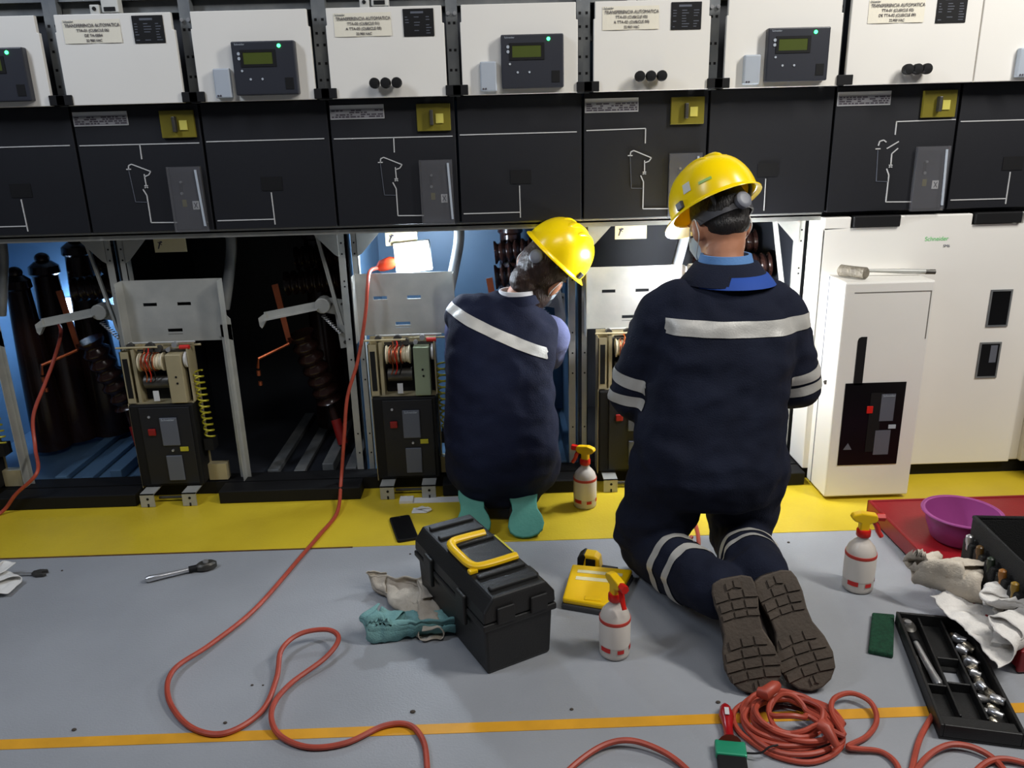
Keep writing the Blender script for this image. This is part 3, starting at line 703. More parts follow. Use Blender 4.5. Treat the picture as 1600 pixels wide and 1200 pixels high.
def face_parts(t, M, hair_m, mask=True, back=.0):
    for s in (-1, 1):
        e = obj('eye', MB().ell((s*.031, .083, .006), .012, .010, .008, 14, 10, M), mat('eye_white', (225, 222, 215), .2), t, smooth=True)
        obj('iris', MB().ell((s*.031, .0915, .006), .0055, .002, .0055, 10, 6, M), M_hair, e, smooth=True)
    if mask:
        mb = MB(); loft(mb, [Mv for Mv in [((0, .05, -.02), (.062, 0, 0), (0, .064, 0)), ((0, .055, -.05), (.062, 0, 0), (0, .062, 0)), ((0, .045, -.09), (.05, 0, 0), (0, .05, 0))]], 24, 2.2)
        mb.v = [tuple(M @ Vector(v)) for v in mb.v]
        k = obj('face_mask', mb, M_mask, t, smooth=True)
        for s in (-1, 1):
            obj('ear_loop', MB().tube(spline([(s*.06, .07, -.03), (s*.078, .03, .0), (s*.086, -.012, .022), (s*.089, -.026, .0), (s*.086, -.022, -.03), (s*.07, .03, -.07), (s*.05, .06, -.085)], 6), .0014, 6, M=M), mat('white_elastic', (230, 230, 226), .7), k, smooth=True)

def boot(par, heel, toe, up_hint, Lw, sole_m, upper_m, lugs, sid):
    """sole centre line heel->toe; up_hint = the way the sole faces"""
    heel, toe = Vector(heel), Vector(toe); d = (toe-heel); L = d.length; d.normalize()
    nrm = Vector(up_hint); nrm = (nrm-d*nrm.dot(d)).normalized(); sx = d.cross(nrm)
    F = frame(heel, sx, d, nrm)                       # local: x width, y heel->toe, z out of the sole
    prof = [(0, .018), (.03, .034), (.10, .038), (.22, .038), (.36, .033), (.48, .033), (.62, .043), (.76, .047), (.88, .042), (.96, .028), (1, .010)]
    k = Lw/.09
    out = [(w*k+.004*sid*math.sin(PI*a), a*L) for a, w in prof]+[(-w*k+.004*sid*math.sin(PI*a), a*L) for a, w in reversed(prof)]
    up = MB()
    loft(up, [(F @ Vector((0, L*.12, -.02)), sx*.034*k, d*L*.13), (F @ Vector((0, L*.14, -.07)), sx*.034*k, d*L*.15), (F @ Vector((0, L*.14, -.13)), sx*.036*k, d*L*.15)], 20)
    loft(up, [(F @ Vector((0, L*.02, -.03)), sx*.030*k, nrm*.022), (F @ Vector((0, L*.3, -.055)), sx*.036*k, nrm*.046), (F @ Vector((0, L*.55, -.046)), sx*.040*k, nrm*.034), (F @ Vector((0, L*.8, -.038)), sx*.043*k, nrm*.027), (F @ Vector((0, L*.97, -.028)), sx*.026*k, nrm*.016)], 20)
    b = blob('boot', up, .007, 5, upper_m, par)
    so = obj('sole', MB().prism(out, -.022, 0, 'z', F), sole_m, b, bevel=.004)
    if lugs:
        for (a0, a1, ws) in ((.03, .10, (-.8, 0, .8)), (.115, .19, (-1, -.33, .33, 1)), (.205, .28, (-1, -.33, .33, 1)), (.295, .35, (-1, -.33, .33, 1)), (.52, .60, (-1, -.33, .33, 1)), (.615, .69, (-1, -.33, .33, 1)), (.705, .78, (-1, -.33, .33, 1)), (.795, .87, (-1, -.33, .33, 1)), (.885, .95, (-.8, 0, .8))):
            wm = min(w for a, w in prof if a0-.08 <= a <= a1+.08)*k
            for u0, u1 in zip(ws, ws[1:]):
                g = .0022
                q = [(u0*wm+g, a0*L+.006*abs(u0)), (u1*wm-g, a0*L+.006*abs(u1)), (u1*wm-g, a1*L+.006*abs(u1)-.002), (u0*wm+g, a1*L+.006*abs(u0)-.002)]
                obj('tread_lug', MB().prism(q, -.001, .0045, 'z', F), sole_m, b)
    return b

# ---- kneeling person on the right
Z = Vector((0, 0, 1))
man = thing('person', 'person kneeling upright in navy coverall with a level silver stripe across the back', 'person', (0, 0, 0), group='technicians')
HM = head_frame((2.440, -.485, 1.040), math.radians(19), math.radians(18), math.radians(-3))
b = MB(); head_shapes(b, HM)
limb(b, [(2.447, -.54, .88), (2.445, -.525, .96), HM @ Vector((0, -.02, -.05))], [.07, .056, .055])
limb(b, [(2.43, -.60, .42), (2.44, -.57, .65), (2.445, -.55, .83)], [.12, .12, .10])
LSH, LEL, LWR = Vector((2.270, -.545, .775)), Vector((2.203, -.52, .550)), Vector((2.275, -.30, .52))
RSH, REL, RWR = Vector((2.610, -.545, .775)), Vector((2.680, -.52, .565)), Vector((2.60, -.30, .55))
limb(b, [(2.445, -.55, .80), LSH, LEL, LWR], [.07, .05, .042, .03]); limb(b, [(2.445, -.55, .80), RSH, REL, RWR], [.07, .05, .042, .03])
hand_shapes(b, LWR, (.35, .9, .1), (.9, -.3, -.2), 1, .6); hand_shapes(b, RWR, (-.35, .9, .1), (-.9, -.3, -.2), -1, .6)
LHI, LKN, LAN = Vector((2.300, -.635, .36)), Vector((2.235, -.62, .095)), Vector((2.352, -.965, .150))
RHI, RKN, RAN = Vector((2.515, -.635, .36)), Vector((2.528, -.575, .095)), Vector((2.470, -.94, .175))
limb(b, [(2.41, -.62, .40), LHI, LKN, LAN], [.11, .09, .06, .04]); limb(b, [(2.41, -.62, .40), RHI, RKN, RAN], [.11, .09, .06, .04])
blob('body', b, .006, 2, M_skin, man)
g = MB()
loft(g, [((2.405, -.645, .27), (.19, 0, 0), (0, .13, 0)), ((2.40, -.645, .36), (.215, 0, 0), (0, .155, 0)), ((2.40, -.63, .45), (.215, 0, 0), (0, .15, 0)), ((2.418, -.605, .57), (.205, 0, 0), (0, .142, 0)),
         ((2.435, -.585, .69), (.205, 0, 0), (0, .14, 0)), ((2.443, -.565, .79), (.195, 0, 0), (0, .13, 0)), ((2.447, -.555, .845), (.155, 0, 0), (0, .11, 0)), ((2.450, -.545, .890), (.105, 0, 0), (0, .09, 0)), ((2.450, -.54, .925), (.078, 0, 0), (0, .076, 0))])
limb(g, [(2.33, -.555, .80), LSH+Vector((.01, 0, 0)), (LSH+LEL)/2, LEL, (LEL+LWR)/2, LWR-Vector((0, .02, 0))], [.098, .092, .082, .076, .066, .054])
limb(g, [(2.56, -.555, .80), RSH-Vector((.01, 0, 0)), (RSH+REL)/2, REL, (REL+RWR)/2, RWR-Vector((0, .02, 0))], [.098, .092, .082, .076, .066, .054])
limb(g, [LHI, (LHI+LKN)/2, LKN+Vector((0, 0, .06)), LKN], [.128, .112, .104, .088]); limb(g, [RHI, (RHI+RKN)/2, RKN+Vector((0, 0, .06)), RKN], [.125, .108, .102, .088])
limb(g, [LKN, (LKN+LAN)/2+Vector((0, 0, -.005)), LAN], [.086, .084, .074]); limb(g, [RKN, (RKN+RAN)/2+Vector((0, 0, -.005)), RAN], [.086, .080, .072])
cv = blob('coverall', g, .0095, 5, M_navy, man, amp=.009, fr=11)
# keep knees on the floor
for v in cv.data.vertices:
    if v.co.z < .004: v.co.z = .004
yb = lambda c: c.y < -.52
band(cv, strip_planes((2.45, -.6, .783), (.02, 0, 1), .021), lambda c: yb(c) and 2.262 < c.x < 2.715 and c.z > .7, .0025, 'reflective_strip', M_refl, cv)
def limb_band(src, a, b_, f, half, par, tilt=(0, 0, 0), rad=.13):
    a, b_ = Vector(a), Vector(b_); c = a+(b_-a)*f; n_ = (b_-a).normalized()+Vector(tilt)
    ax = (b_-a).normalized()
    def keep(p):
        q = p-c; q = q-ax*q.dot(ax); return q.length < rad
    return band(src, strip_planes(c, n_, half), keep, .0025, 'reflective_strip', M_refl, par)
limb_band(cv, LSH, LEL, .74, .018, cv, (.15, 0, 0), .11); limb_band(cv, LSH, LEL, 1.0, .016, cv, (.25, -.1, 0), .11)
limb_band(cv, RSH, REL, .76, .016, cv, (-.15, 0, 0), .11); limb_band(cv, RSH, REL, .98, .015, cv, (-.1, -.1, 0), .11)
def shank_band(a, b_, f, half, zmax):
    a, b_ = Vector(a), Vector(b_); c = a+(b_-a)*f; ax = (b_-a).normalized()
    def keep(p):
        q = p-c; q = q-ax*q.dot(ax); return q.length < .108 and p.z < zmax and p.y < a.y-.03
    band(cv, strip_planes(c, ax, half), keep, .0028, 'reflective_strip', M_refl, cv)
shank_band(LKN, LAN, .46, .015, .212); shank_band(LKN, LAN, .66, .015, .23)
shank_band(RKN, RAN, .56, .012, .26); shank_band(RKN, RAN, .72, .012, .28)
def collar(name, c, u, v, h, lean, m, par, th=.008):
    mb = MB(); R = []
    n = 36
    for k in range(n):
        a = 2*PI*k/n; q = Vector((u*math.cos(a), v*math.sin(a), 0)); e = Vector((math.cos(a), math.sin(a), 0))
        q = q+Vector(c)
        R.append([q+e*.0, q+e*lean+Z*h, q+e*(lean+th)+Z*h, q+e*th*1.6])
    mb.ring(R, False, closed=True); return obj(name, mb, m, par, smooth=True, ang=60)
collar('collar', (2.450, -.545, .888), .112, .100, .056, -.036, M_navy, man, .012)
collar('collar_lining', (2.462, -.560, .884), .112, .098, .030, -.020, M_blue2, man, .008)
collar('shirt_collar', (2.450, -.535, .928), .069, .066, .036, -.006, M_shirt, man)
hr = MB(); hr.ell((0, -.013, .040), .079, .092, .090, 26, 16, HM); hr.ell((0, -.040, -.012), .064, .060, .040, 20, 12, HM)
blob('hair', hr, .006, 3, M_hair, man, amp=.0015, fr=60)
face_parts(man, HM, M_hair)
boot(man, (2.362, -1.045, .236), (2.400, -1.205, .014), (-.18, -.8, .5), .128, M_sole, M_boot, True, 1)
boot(man, (2.464, -1.040, .240), (2.538, -1.200, .016), (-.05, -.8, .5), .130, M_sole, M_boot, True, -1)
hard_hat("yellow hard hat on the head of the upright kneeling person", head_frame(HM @ Vector((0, .010, .062)), math.radians(25), math.radians(30), math.radians(-4)), True)

# ---- bending person on the left
wom = thing('person', 'person bending into the cubicle, head tilted right, slanted silver stripe, teal shoe soles', 'person', (0, 0, 0), group='technicians')
HW = head_frame((1.958, .0, .840), math.radians(-45), math.radians(28), math.radians(33)) @ Matrix.Scale(1.07, 4)
b = MB(); head_shapes(b, HW)
limb(b, [(1.85, -.05, .69), (1.87, -.03, .745), HW @ Vector((0, -.02, -.05))], [.06, .05, .05])
limb(b, [(1.80, -.19, .22), (1.80, -.14, .45), (1.83, -.07, .64)], [.11, .11, .09])
LSH, LEL, LWR = Vector((1.69, -.05, .695)), Vector((1.655, .10, .50)), Vector((1.74, .24, .60))
RSH, REL, RWR = Vector((1.978, -.02, .61)), Vector((1.985, .13, .50)), Vector((1.93, .30, .56))
limb(b, [(1.83, -.06, .65), LSH, LEL, LWR], [.06, .045, .038, .028]); limb(b, [(1.83, -.06, .65), RSH, REL, RWR], [.06, .045, .038, .028])
hand_shapes(b, LWR, (.3, .8, .4), (.9, -.3, -.2), 1, .6); hand_shapes(b, RWR, (-.3, .9, .2), (-.9, -.3, -.2), -1, .6)
LHI, LKN, LAN = Vector((1.71, -.19, .20)), Vector((1.68, .10, .095)), Vector((1.70, -.20, .10))
RHI, RKN, RAN = Vector((1.89, -.19, .20)), Vector((1.91, .10, .095)), Vector((1.865, -.22, .10))
for h_, k_, a_ in ((LHI, LKN, LAN), (RHI, RKN, RAN)):
    limb(b, [(1.80, -.19, .22), h_, k_+Vector((0, 0, .03)), k_+Vector((0, .01, -.03)), a_], [.10, .085, .06, .05, .035])
blob('body', b, .006, 2, M_skin, wom)
g = MB()
loft(g, [((1.79, -.225, .06), (.125, 0, 0), (0, .05, 0)), ((1.795, -.225, .12), (.155, 0, 0), (0, .085, 0)), ((1.80, -.215, .20), (.185, 0, 0), (0, .135, 0)), ((1.80, -.20, .29), (.20, 0, 0), (0, .15, 0)), ((1.797, -.165, .42), (.188, 0, -.015), (0, .145, 0)), ((1.80, -.125, .55), (.183, 0, -.035), (0, .14, 0)),
         ((1.815, -.085, .645), (.185, 0, -.055), (0, .125, .0)), ((1.835, -.06, .695), (.165, .0, -.055), (0, .105, 0)), ((1.852, -.05, .735), (.10, 0, -.03), (0, .085, 0)), ((1.862, -.045, .76), (.066, 0, -.02), (0, .066, 0))])
limb(g, [(1.74, -.06, .69), LSH], [.085, .078])
limb(g, [(1.90, -.055, .645), (1.945, -.04, .625)], [.085, .074])
for h_, k_, a_ in ((LHI, LKN, LAN), (RHI, RKN, RAN)):
    limb(g, [h_, k_+Vector((0, 0, .03)), k_+Vector((0, .01, -.01))], [.115, .085, .08]); limb(g, [k_+Vector((0, 0, -.01)), (k_+a_)/2, a_], [.08, .072, .06])
cw = blob('coverall', g, .0095, 5, M_navyw, wom, amp=.008, fr=11)
M_sleeve = mat('lavender_blue_cotton', (96, 102, 140), .85, vscale=9, rgb2=(110, 116, 154), bump=.25, bscale=260, spec=.2)
g = MB(); limb(g, [LSH, (LSH+LEL)/2, LEL, LWR-Vector((.01, .02, .01))], [.075, .07, .062, .045]); blob('sleeve', g, .009, 5, M_sleeve, wom, amp=.005, fr=13)
g = MB(); limb(g, [RSH, (RSH+REL)/2, REL, RWR-Vector((-.01, .02, .01))], [.074, .068, .06, .045]); blob('sleeve', g, .009, 5, M_sleeve, wom, amp=.005, fr=13)
for v in cw.data.vertices:
    if v.co.z < .004: v.co.z = .004
sa = at(705, 493, -.20); sb_ = at(858, 552, -.17); dd = (sb_-sa); nrm = Vector((-dd.z, 0, dd.x)).normalized()
if nrm.z < 0: nrm = -nrm
band(cw, strip_planes((sa+sb_)/2, nrm, .0165), lambda c: c.y < -.06 and 1.60 < c.x < 1.962, .0025, 'reflective_strip', M_refl, cw)
collar('collar', (1.863, -.045, .742), .070, .066, .03, -.004, M_navyw, wom, .010)
collar('shirt_collar', (1.868, -.04, .755), .058, .056, .03, -.002, mat('white_cotton', (214, 212, 214), .8), wom)
hr = MB(); hr.ell((0, -.014, .024), .081, .094, .102, 26, 16, HW); hr.ell((.0, -.05, -.05), .050, .05, .055, 20, 12, HW); hr.ell((.050, .0, -.070), .036, .050, .065, 16, 10, HW); hr.ell((.035, .02, -.105), .035, .04, .035, 14, 8, HW)
blob('hair', hr, .006, 3, M_hairb, wom, amp=.003, fr=50)
face_parts(wom, HW, M_hairb)
boot(wom, (1.690, -.262, .150), (1.700, -.372, .012), (-.0, -.8, .5), .112, M_teal, M_boot, False, 1)
boot(wom, (1.860, -.268, .150), (1.872, -.392, .012), (-.0, -.8, .5), .118, M_teal, M_boot, False, -1)
hard_hat("yellow hard hat tilted sideways on the head of the bending person", head_frame(HW @ Vector((0, .004, .070)), math.radians(-42), math.radians(28), math.radians(37)))
# ------------------------------------------------------------------ toolbox
ang = math.atan2(.093, .177)
tb = thing('toolbox', 'black plastic toolbox with yellow handle standing on the grey floor behind the teal soles', 'toolbox', (1.7445, -1.0920, 0), (0, 0, ang))
Lb, Wb = .432, .196                                       # local x = short end, y = length
obj('body', MB().add([(.005, .006, 0), (Wb-.005, .006, 0), (Wb-.005, Lb-.006, 0), (.005, Lb-.006, 0), (0, 0, .125), (Wb, 0, .125), (Wb, Lb, .125), (0, Lb, .125)],
    [(3, 2, 1, 0), (4, 5, 6, 7), (0, 1, 5, 4), (1, 2, 6, 5), (2, 3, 7, 6), (3, 0, 4, 7)]), M_box, tb, bevel=.008)
obj('body_rim', MB().box(-.008, Wb+.008, -.008, Lb+.008, .118, .134), M_box, tb, bevel=.004)
ld = obj('lid', MB().prism([(-.006, .136), (Wb+.006, .136), (Wb+.004, .165), (Wb-.022, .196), (.022, .196), (-.004, .165)], -.006, Lb+.006), M_box, tb, bevel=.006)
for y0 in (.02, .085, .145, .262, .325, .39):
    obj('lid_rib', MB().box(.03, Wb-.03, y0, y0+.02, .195, .2035), M_box, ld, bevel=.003)
for x0 in (.03, .125):
    obj('end_rib', MB().box(x0, x0+.05, -.014, -.004, .13, .17), M_box, ld, bevel=.004)
h = MB().tube(spline([(.165, .132, .204), (.10, .128, .206), (.052, .130, .208), (.035, .150, .210), (.032, .200, .211), (.034, .255, .210), (.050, .285, .208), (.10, .290, .206), (.150, .290, .204)], 4), .0125, 10)
for i, v in enumerate(h.v): h.v[i] = (v[0], v[1], .206+(v[2]-.207)*.75)
hd = obj('handle', h, M_ypl, tb, smooth=True)
obj('handle_pivot', MB().box(.02, .045, .118, .135, .196, .206), M_ypl, hd, bevel=.003)
obj('brand_strip', MB().box(Wb-.024, Wb-.006, .19, .30, .178, .186, Matrix.Translation((0, 0, 0))), mat('yellow_print_strip', (190, 180, 40), .5), ld, bevel=.002)
for y0 in (.09, .30):
    obj('latch', MB().box(-.016, -.004, y0, y0+.05, .09, .165), M_box, tb, bevel=.004)
    obj('latch', MB().box(Wb+.004, Wb+.014, y0, y0+.05, .09, .165), M_box, tb, bevel=.004)
tb.scale = (1, 1, 1.14)

# ------------------------------------------------------------------ phone, hand tools on the floor
a, b_, c_, d_ = [flo(*p) for p in ((607, 812), (640, 806), (655, 845), (622, 852))]
cen = (a+b_+c_+d_)/4; lx = (a+d_)/2-(b_+c_)/2; ly = ((a+b_)/2-(c_+d_)/2)
ph = thing('phone', 'black smartphone lying face up on the yellow strip beside the toolbox', 'phone', (cen.x, cen.y, .0015), (0, 0, math.atan2(ly.y, ly.x)-PI/2))
pw, pl_ = .036, ly.length*.46
def rrect(w_, h_, r, n=5):
    return [(sx*(w_-r)+r*math.cos(a0+PI/2*i/n), sy*(h_-r)+r*math.sin(a0+PI/2*i/n)) for sx, sy, a0 in ((1, 1, 0), (-1, 1, PI/2), (-1, -1, PI), (1, -1, 1.5*PI)) for i in range(n+1)]
obj('case', MB().prism(rrect(pw, pl_, .01), 0, .009, 'z'), M_blackm, ph)
obj('screen', MB().prism(rrect(pw-.004, pl_-.006, .007), .009, .0096, 'z'), M_glass, ph)
obj('camera_dot', MB().cyl((0, pl_-.009, .0096), (0, pl_-.009, .0099), .002, n=8), M_grey, ph)

def wrench(name, label, p, q, m, kind):
    p, q = Vector(p), Vector(q); d = q-p; L = d.length
    t = thing(name, label, 'wrench', p, (0, 0, math.atan2(d.y, d.x)))
    if kind == 'ratchet':
        obj('shaft', MB().tube([(0, 0, .012), (.01, 0, .012), (.05, 0, .012), (L*.45, 0, .012), (L*.78, 0, .013)], [.007, .011, .009, .008, .007], 10), m, t, smooth=True)
        obj('grip_ring', MB().cyl((L*.66, 0, .013), (L*.78, 0, .013), .0105, n=12), M_blackm, t, smooth=True)
        obj('ratchet_head', MB().lathe([(.018, 0), (.024, .004), (.024, .018), (.018, .024)], 18, Matrix.Translation((L*.93, 0, .002)) @ Matrix.Diagonal((1.35, .85, 1, 1))), M_steeld, t, smooth=True)
        obj('selector', MB().cyl((L*.93, 0, .024), (L*.93, 0, .032), .009, n=12), M_steel, t, smooth=True)
    else:
        obj('shaft', MB().box(.01, L*.85, -.006, .006, .004, .010), m, t, bevel=.002)
        pol = [(L*.82, -.008), (L*.88, -.017), (L*.97, -.016), (L, -.010), (L*.93, -.006), (L*.92, .003), (L*.99, .008), (L*.97, .015), (L*.88, .017), (L*.82, .008)]
        obj('open_jaw', MB().prism(pol, .002, .013, 'z'), M_steeld, t, bevel=.002)
        obj('ring_end', MB().tube([(.014*math.cos(k*PI/8)-.004, .014*math.sin(k*PI/8), .007) for k in range(16)], .005, 8, True), m, t, smooth=True)
    return t
wrench('ratchet_wrench', 'chrome ratchet lying on the grey floor left of the red cable', flo(228, 911, 0), flo(330, 888, 0), M_steel, 'ratchet')
wrench('spanner', 'steel spanner half under the crumpled paper at the left edge', flo(-60, 904, 0), flo(76, 898, 0), M_steel, 'open')

# ------------------------------------------------------------------ cloths
def cloth(name, label, cat, cx, cy, z0, size, m, seed, folds=5, r0=.012, amp=.014, n=56, group=None, sq=(1, 1), zk=1.):
    """a square cloth folded over itself along random lines, then rumpled"""
    rn = random.Random(seed); V = []
    for i in range(n+1):
        for j in range(n+1): V.append(Vector(((i/n-.5)*size, (j/n-.5)*size, 0)))
    for f in range(folds):
        a = rn.uniform(0, 2*PI); nx, ny = math.cos(a), math.sin(a)
        ds = sorted(v.x*nx+v.y*ny for v in V); d0 = ds[int(len(ds)*rn.uniform(.56, .78))]; r = r0*rn.uniform(.7, 1.3)
        zt = max(v.z for v in V)
        for v in V:
            d = v.x*nx+v.y*ny-d0
            if d > 0:
                if d < PI*r: e = r*math.sin(d/r); z = r*(1-math.cos(d/r))
                else: e = -(d-PI*r); z = 2*r
                zz = zt*.55*(1-math.cos(min(d/r, PI)))/2
                v.x += (e-d)*nx; v.y += (e-d)*ny; v.z = v.z*(.6 if z > r else 1)+z+zz
    mx = sum(v.x for v in V)/len(V); my = sum(v.y for v in V)/len(V)
    zl = min(v.z for v in V); W2 = []
    for v in V:
        p = Vector(((v.x-mx), (v.y-my), v.z-zl)); q = Vector((p.x*16+seed, p.y*16, p.z*9))
        w = noise.noise_vector(q); w2 = noise.noise_vector(q*2.3+Vector((9, 2, 4)))
        p += Vector((w.x*amp*1.2+w2.x*amp*.5, w.y*amp*1.2+w2.y*amp*.5, (abs(w.z)*1.6+abs(w2.z)*.7)*amp))
        W2.append((p.x*sq[0], p.y*sq[1], max(.002, p.z*zk)))
    F = [(i*(n+1)+j, (i+1)*(n+1)+j, (i+1)*(n+1)+j+1, i*(n+1)+j+1) for i in range(n) for j in range(n)]
    o = obj(name, MB().add(W2, F), m, smooth=True, ang=180, weld=False); o.location = (cx, cy, z0)
    s_ = o.modifiers.new('s', 'SOLIDIFY'); s_.thickness = .002; s_.offset = 0
    return tag(o, label, cat, group)
cloth('cleaning_rag', 'crumpled white cleaning rag tucked against the left side of the toolbox', 'rag', 1.53, -.755, .0, .34, M_ragw, 3, 4, .011, .012, group='rags', sq=(.9, 1.15), zk=.8)
cloth('cleaning_rag', 'crumpled teal cleaning rag on the floor in front of a white rag', 'rag', 1.535, -.895, .0, .34, M_ragt, 6, 4, .012, .013, group='rags', sq=(1, .9), zk=.8)
cloth('cleaning_rag', 'dirty white rag draped over the corner edge of the red platform above its neighbour', 'rag', 3.045, -.865, .062, .36, M_ragw, 12, 4, .014, .013, group='rags', sq=(1.1, .75), zk=.85)
cloth('cleaning_rag', 'cleaner white rag hanging over the near end of the black socket tray', 'rag', 3.055, -1.045, .062, .36, mat('white_cotton_cloth', (222, 218, 212), .9, var=.08, vscale=12, bump=.3, bscale=220), 15, 4, .013, .013, group='rags', sq=(1, .85), zk=.8)
cloth('paper_scrap', 'crumpled white paper over the spanner at the left edge', 'paper', .225, -.575, .012, .15, mat('white_paper', (222, 220, 216), .85), 21, 2, .008, .006, n=30)
cloth('paper_scrap', 'small white paper scrap on the yellow strip behind the phone', 'paper', 1.50, -.150, .0015, .07, mat('white_paper', (222, 220, 216), .85), 23, 2, .003, .003, n=20, sq=(1.3, .6))
t = tag(obj('paper_strip', MB().box(1.41, 1.66, -.085, -.04, .0018, .004).box(1.41, 1.46, -.085, -.04, .004, .012), mat('white_paper', (222, 220, 216), .85)), 'white paper strip on the yellow floor under the middle circuit breaker', 'paper')

# ------------------------------------------------------------------ yellow case with tape measure
q = [flo(*p, .0) for p in ((877, 952), (958, 966), (990, 905), (893, 896))]
cen = sum(q, Vector())/4
yc = thing('tool_case', 'flat yellow plastic case with pale stripes on the floor right of the toolbox', 'case', (cen.x, cen.y, 0))
pol = [(p.x-cen.x, p.y-cen.y) for p in q]
obj('case_base', MB().prism(pol, .0, .018, 'z'), mat('dark_grey_plastic', (58, 58, 62), .5), yc, bevel=.005)
obj('case_lid', MB().prism([(x*.97, y*.97) for x, y in pol], .018, .036, 'z'), M_ypl, yc, bevel=.006)
ex = (q[2]-q[3]).normalized(); ey = Vector((-ex.y, ex.x, 0)); Fc = frame((0, 0, 0), ex, ey, (0, 0, 1))
for v0, w0 in ((.052, .016), (.012, .018)):
    obj('pale_stripe', MB().box(-.06, .075, v0, v0+w0, .0355, .0372, Fc), mat('pale_print', (226, 216, 170), .5), yc)
obj('case_clip', MB().box(-.02, .03, -.092, -.07, .03, .040, Fc), M_ypl, yc, bevel=.003)
tp = flo(924, 893, .0)
tm = thing('tape_measure', 'black and yellow tape measure lying behind the flat yellow case', 'tape measure', (tp.x, tp.y+.02, 0), (0, 0, -.35))
obj('housing', MB().prism([(-.035, 0), (.03, 0), (.035, .01), (.03, .045), (.015, .055), (-.02, .055), (-.035, .04)], -.022, .022), M_ypl, tm, bevel=.005)
obj('grip', MB().prism([(-.038, .0), (-.02, .0), (-.015, .03), (-.01, .05), (-.02, .058), (-.038, .042)], -.0235, .0235), M_blackm, tm, bevel=.004)
obj('belt_clip', MB().box(-.01, .02, -.026, -.0225, .01, .045), M_blackm, tm)
obj('blade_hook', MB().box(.034, .085, -.012, .012, .001, .012), M_blackm, tm, bevel=.002)

# ------------------------------------------------------------------ spray bottles
def spray(label, loc, rz, k=1., dim=False):
    t = thing('spray_bottle', label, 'spray bottle', loc, (0, 0, rz), 'spray bottles'); t.scale = (k, k, k)
    obj('bottle', MB().lathe([(.034, 0), (.041, .004), (.042, .012), (.042, .10), (.0415, .118), (.036, .135), (.024, .150), (.016, .158), (.0145, .172), (.0145, .176)], 32), M_bottle, t, smooth=True, ang=60)
    obj('label', MB().lathe([(.0425, .038), (.0428, .040), (.0428, .112), (.0425, .114)], 32), M_label, t, smooth=True, ang=60)
    obj('label_band', MB().lathe([(.0427, .108), (.0432, .110), (.0432, .116), (.0427, .118)], 32), M_labelr, t, smooth=True)
    for a0, a1, z0, z1 in ((3.6, 4.3, .026, .040), (4.75, 5.2, .024, .036), (5.7, 6.1, .026, .04)):
        mb = MB(); N = 6
        for i in range(N):
            b0, b1 = a0+(a1-a0)*i/N-rz, a0+(a1-a0)*(i+1)/N-rz; r = .0435
            mb.add([(r*math.cos(b0), r*math.sin(b0), z0), (r*math.cos(b1), r*math.sin(b1), z0), (r*math.cos(b1), r*math.sin(b1), z1), (r*math.cos(b0), r*math.sin(b0), z1)], [(0, 1, 2, 3)])
        obj('red_print', mb, mat('red_print_bright', (196, 34, 30), .6), t)
    obj('collar', MB().lathe([(.018, .168), (.0195, .170), (.0195, .186), (.017, .190)], 20), M_red, t, smooth=True)
    hd = obj('spray_head', MB().prism([(-.014, .186), (.012, .186), (.012, .208), (.03, .214), (.034, .222), (.030, .236), (-.012, .242), (-.034, .236), (-.040, .226), (-.030, .216), (-.014, .210)], -.012, .012), M_ypl, t, bevel=.004)
    obj('nozzle', MB().cyl((.030, 0, .226), (.052, 0, .226), .011, .012, n=6), M_red, t)
    obj('trigger', MB().tube(spline([(.024, 0, .216), (.034, 0, .200), (.040, 0, .182), (.050, 0, .166)], 4), [.008]*6+[.0075]*3+[.007]*4, 8), M_red, t, smooth=True)
    return t
spray('spray bottle with red trigger facing the camera in front of the yellow case', tuple(flo(960, 1020)), -1.2, .95)
spray('spray bottle with yellow head and red nozzle standing near the red platform', tuple(flo(1339, 918)), -.1, 1.02)
spray('spray bottle in shadow on the yellow strip between the two people', tuple(flo(914, 790)), 2.6, .98)

# ------------------------------------------------------------------ red platform, basin, tool crate
rp = thing('red_platform', 'low red painted steel platform on the floor at the right edge', 'platform', (3.06, -1.14, 0))
obj('deck', MB().box(.0, .62, .0, .83, .045, .062), M_redp, rp, bevel=.004)
obj('edge_lip', MB().box(-.006, .006, -.006, .836, .012, .066), M_redp, rp, bevel=.004)
obj('edge_lip', MB().box(-.006, .62, .824, .836, .012, .066), M_redp, rp, bevel=.004)
obj('edge_lip', MB().box(-.006, .62, -.012, .0, .004, .066), M_redp, rp, bevel=.004)
for x in (.06, .55):
    for y in (.07, .75):
        obj('caster', MB().cyl((x-.012, y, .022), (x+.012, y, .022), .022, n=18), M_blackm, rp)
cb = flo(1492, 842, .062)
ba = thing('plastic_basin', 'purple plastic basin on the red platform behind the black tool bag', 'basin', (3.215, -.585, .064))
obj('bowl', MB().lathe([(.075, 0), (.082, .006), (.098, .05), (.106, .086), (.116, .089), (.116, .092), (.104, .092), (.094, .05), (.078, .010), (.02, .008)], 40), M_pur, ba, smooth=True, ang=50)
obj('rim', MB().tube([(.113*math.cos(k*PI/24), .113*math.sin(k*PI/24), .090) for k in range(48)], .004, 8, True), M_pur, ba, smooth=True)
M_bag = mat('black_canvas', (18, 18, 18), .8, var=.2, bump=.4, bscale=300)
cr = thing('tool_bag', 'open black tool bag with pockets of tools on the red platform', 'tool bag', (3.130, -.765, .066), (0, 0, -.10))
Lc, Wc, Hc = .34, .36, .165
obj('bag_wall', MB().box(0, .010, -Lc, 0, 0, Hc), M_bag, cr, bevel=.004)
obj('bag_wall', MB().box(Wc-.01, Wc, -Lc, 0, 0, Hc), M_bag, cr, bevel=.004)
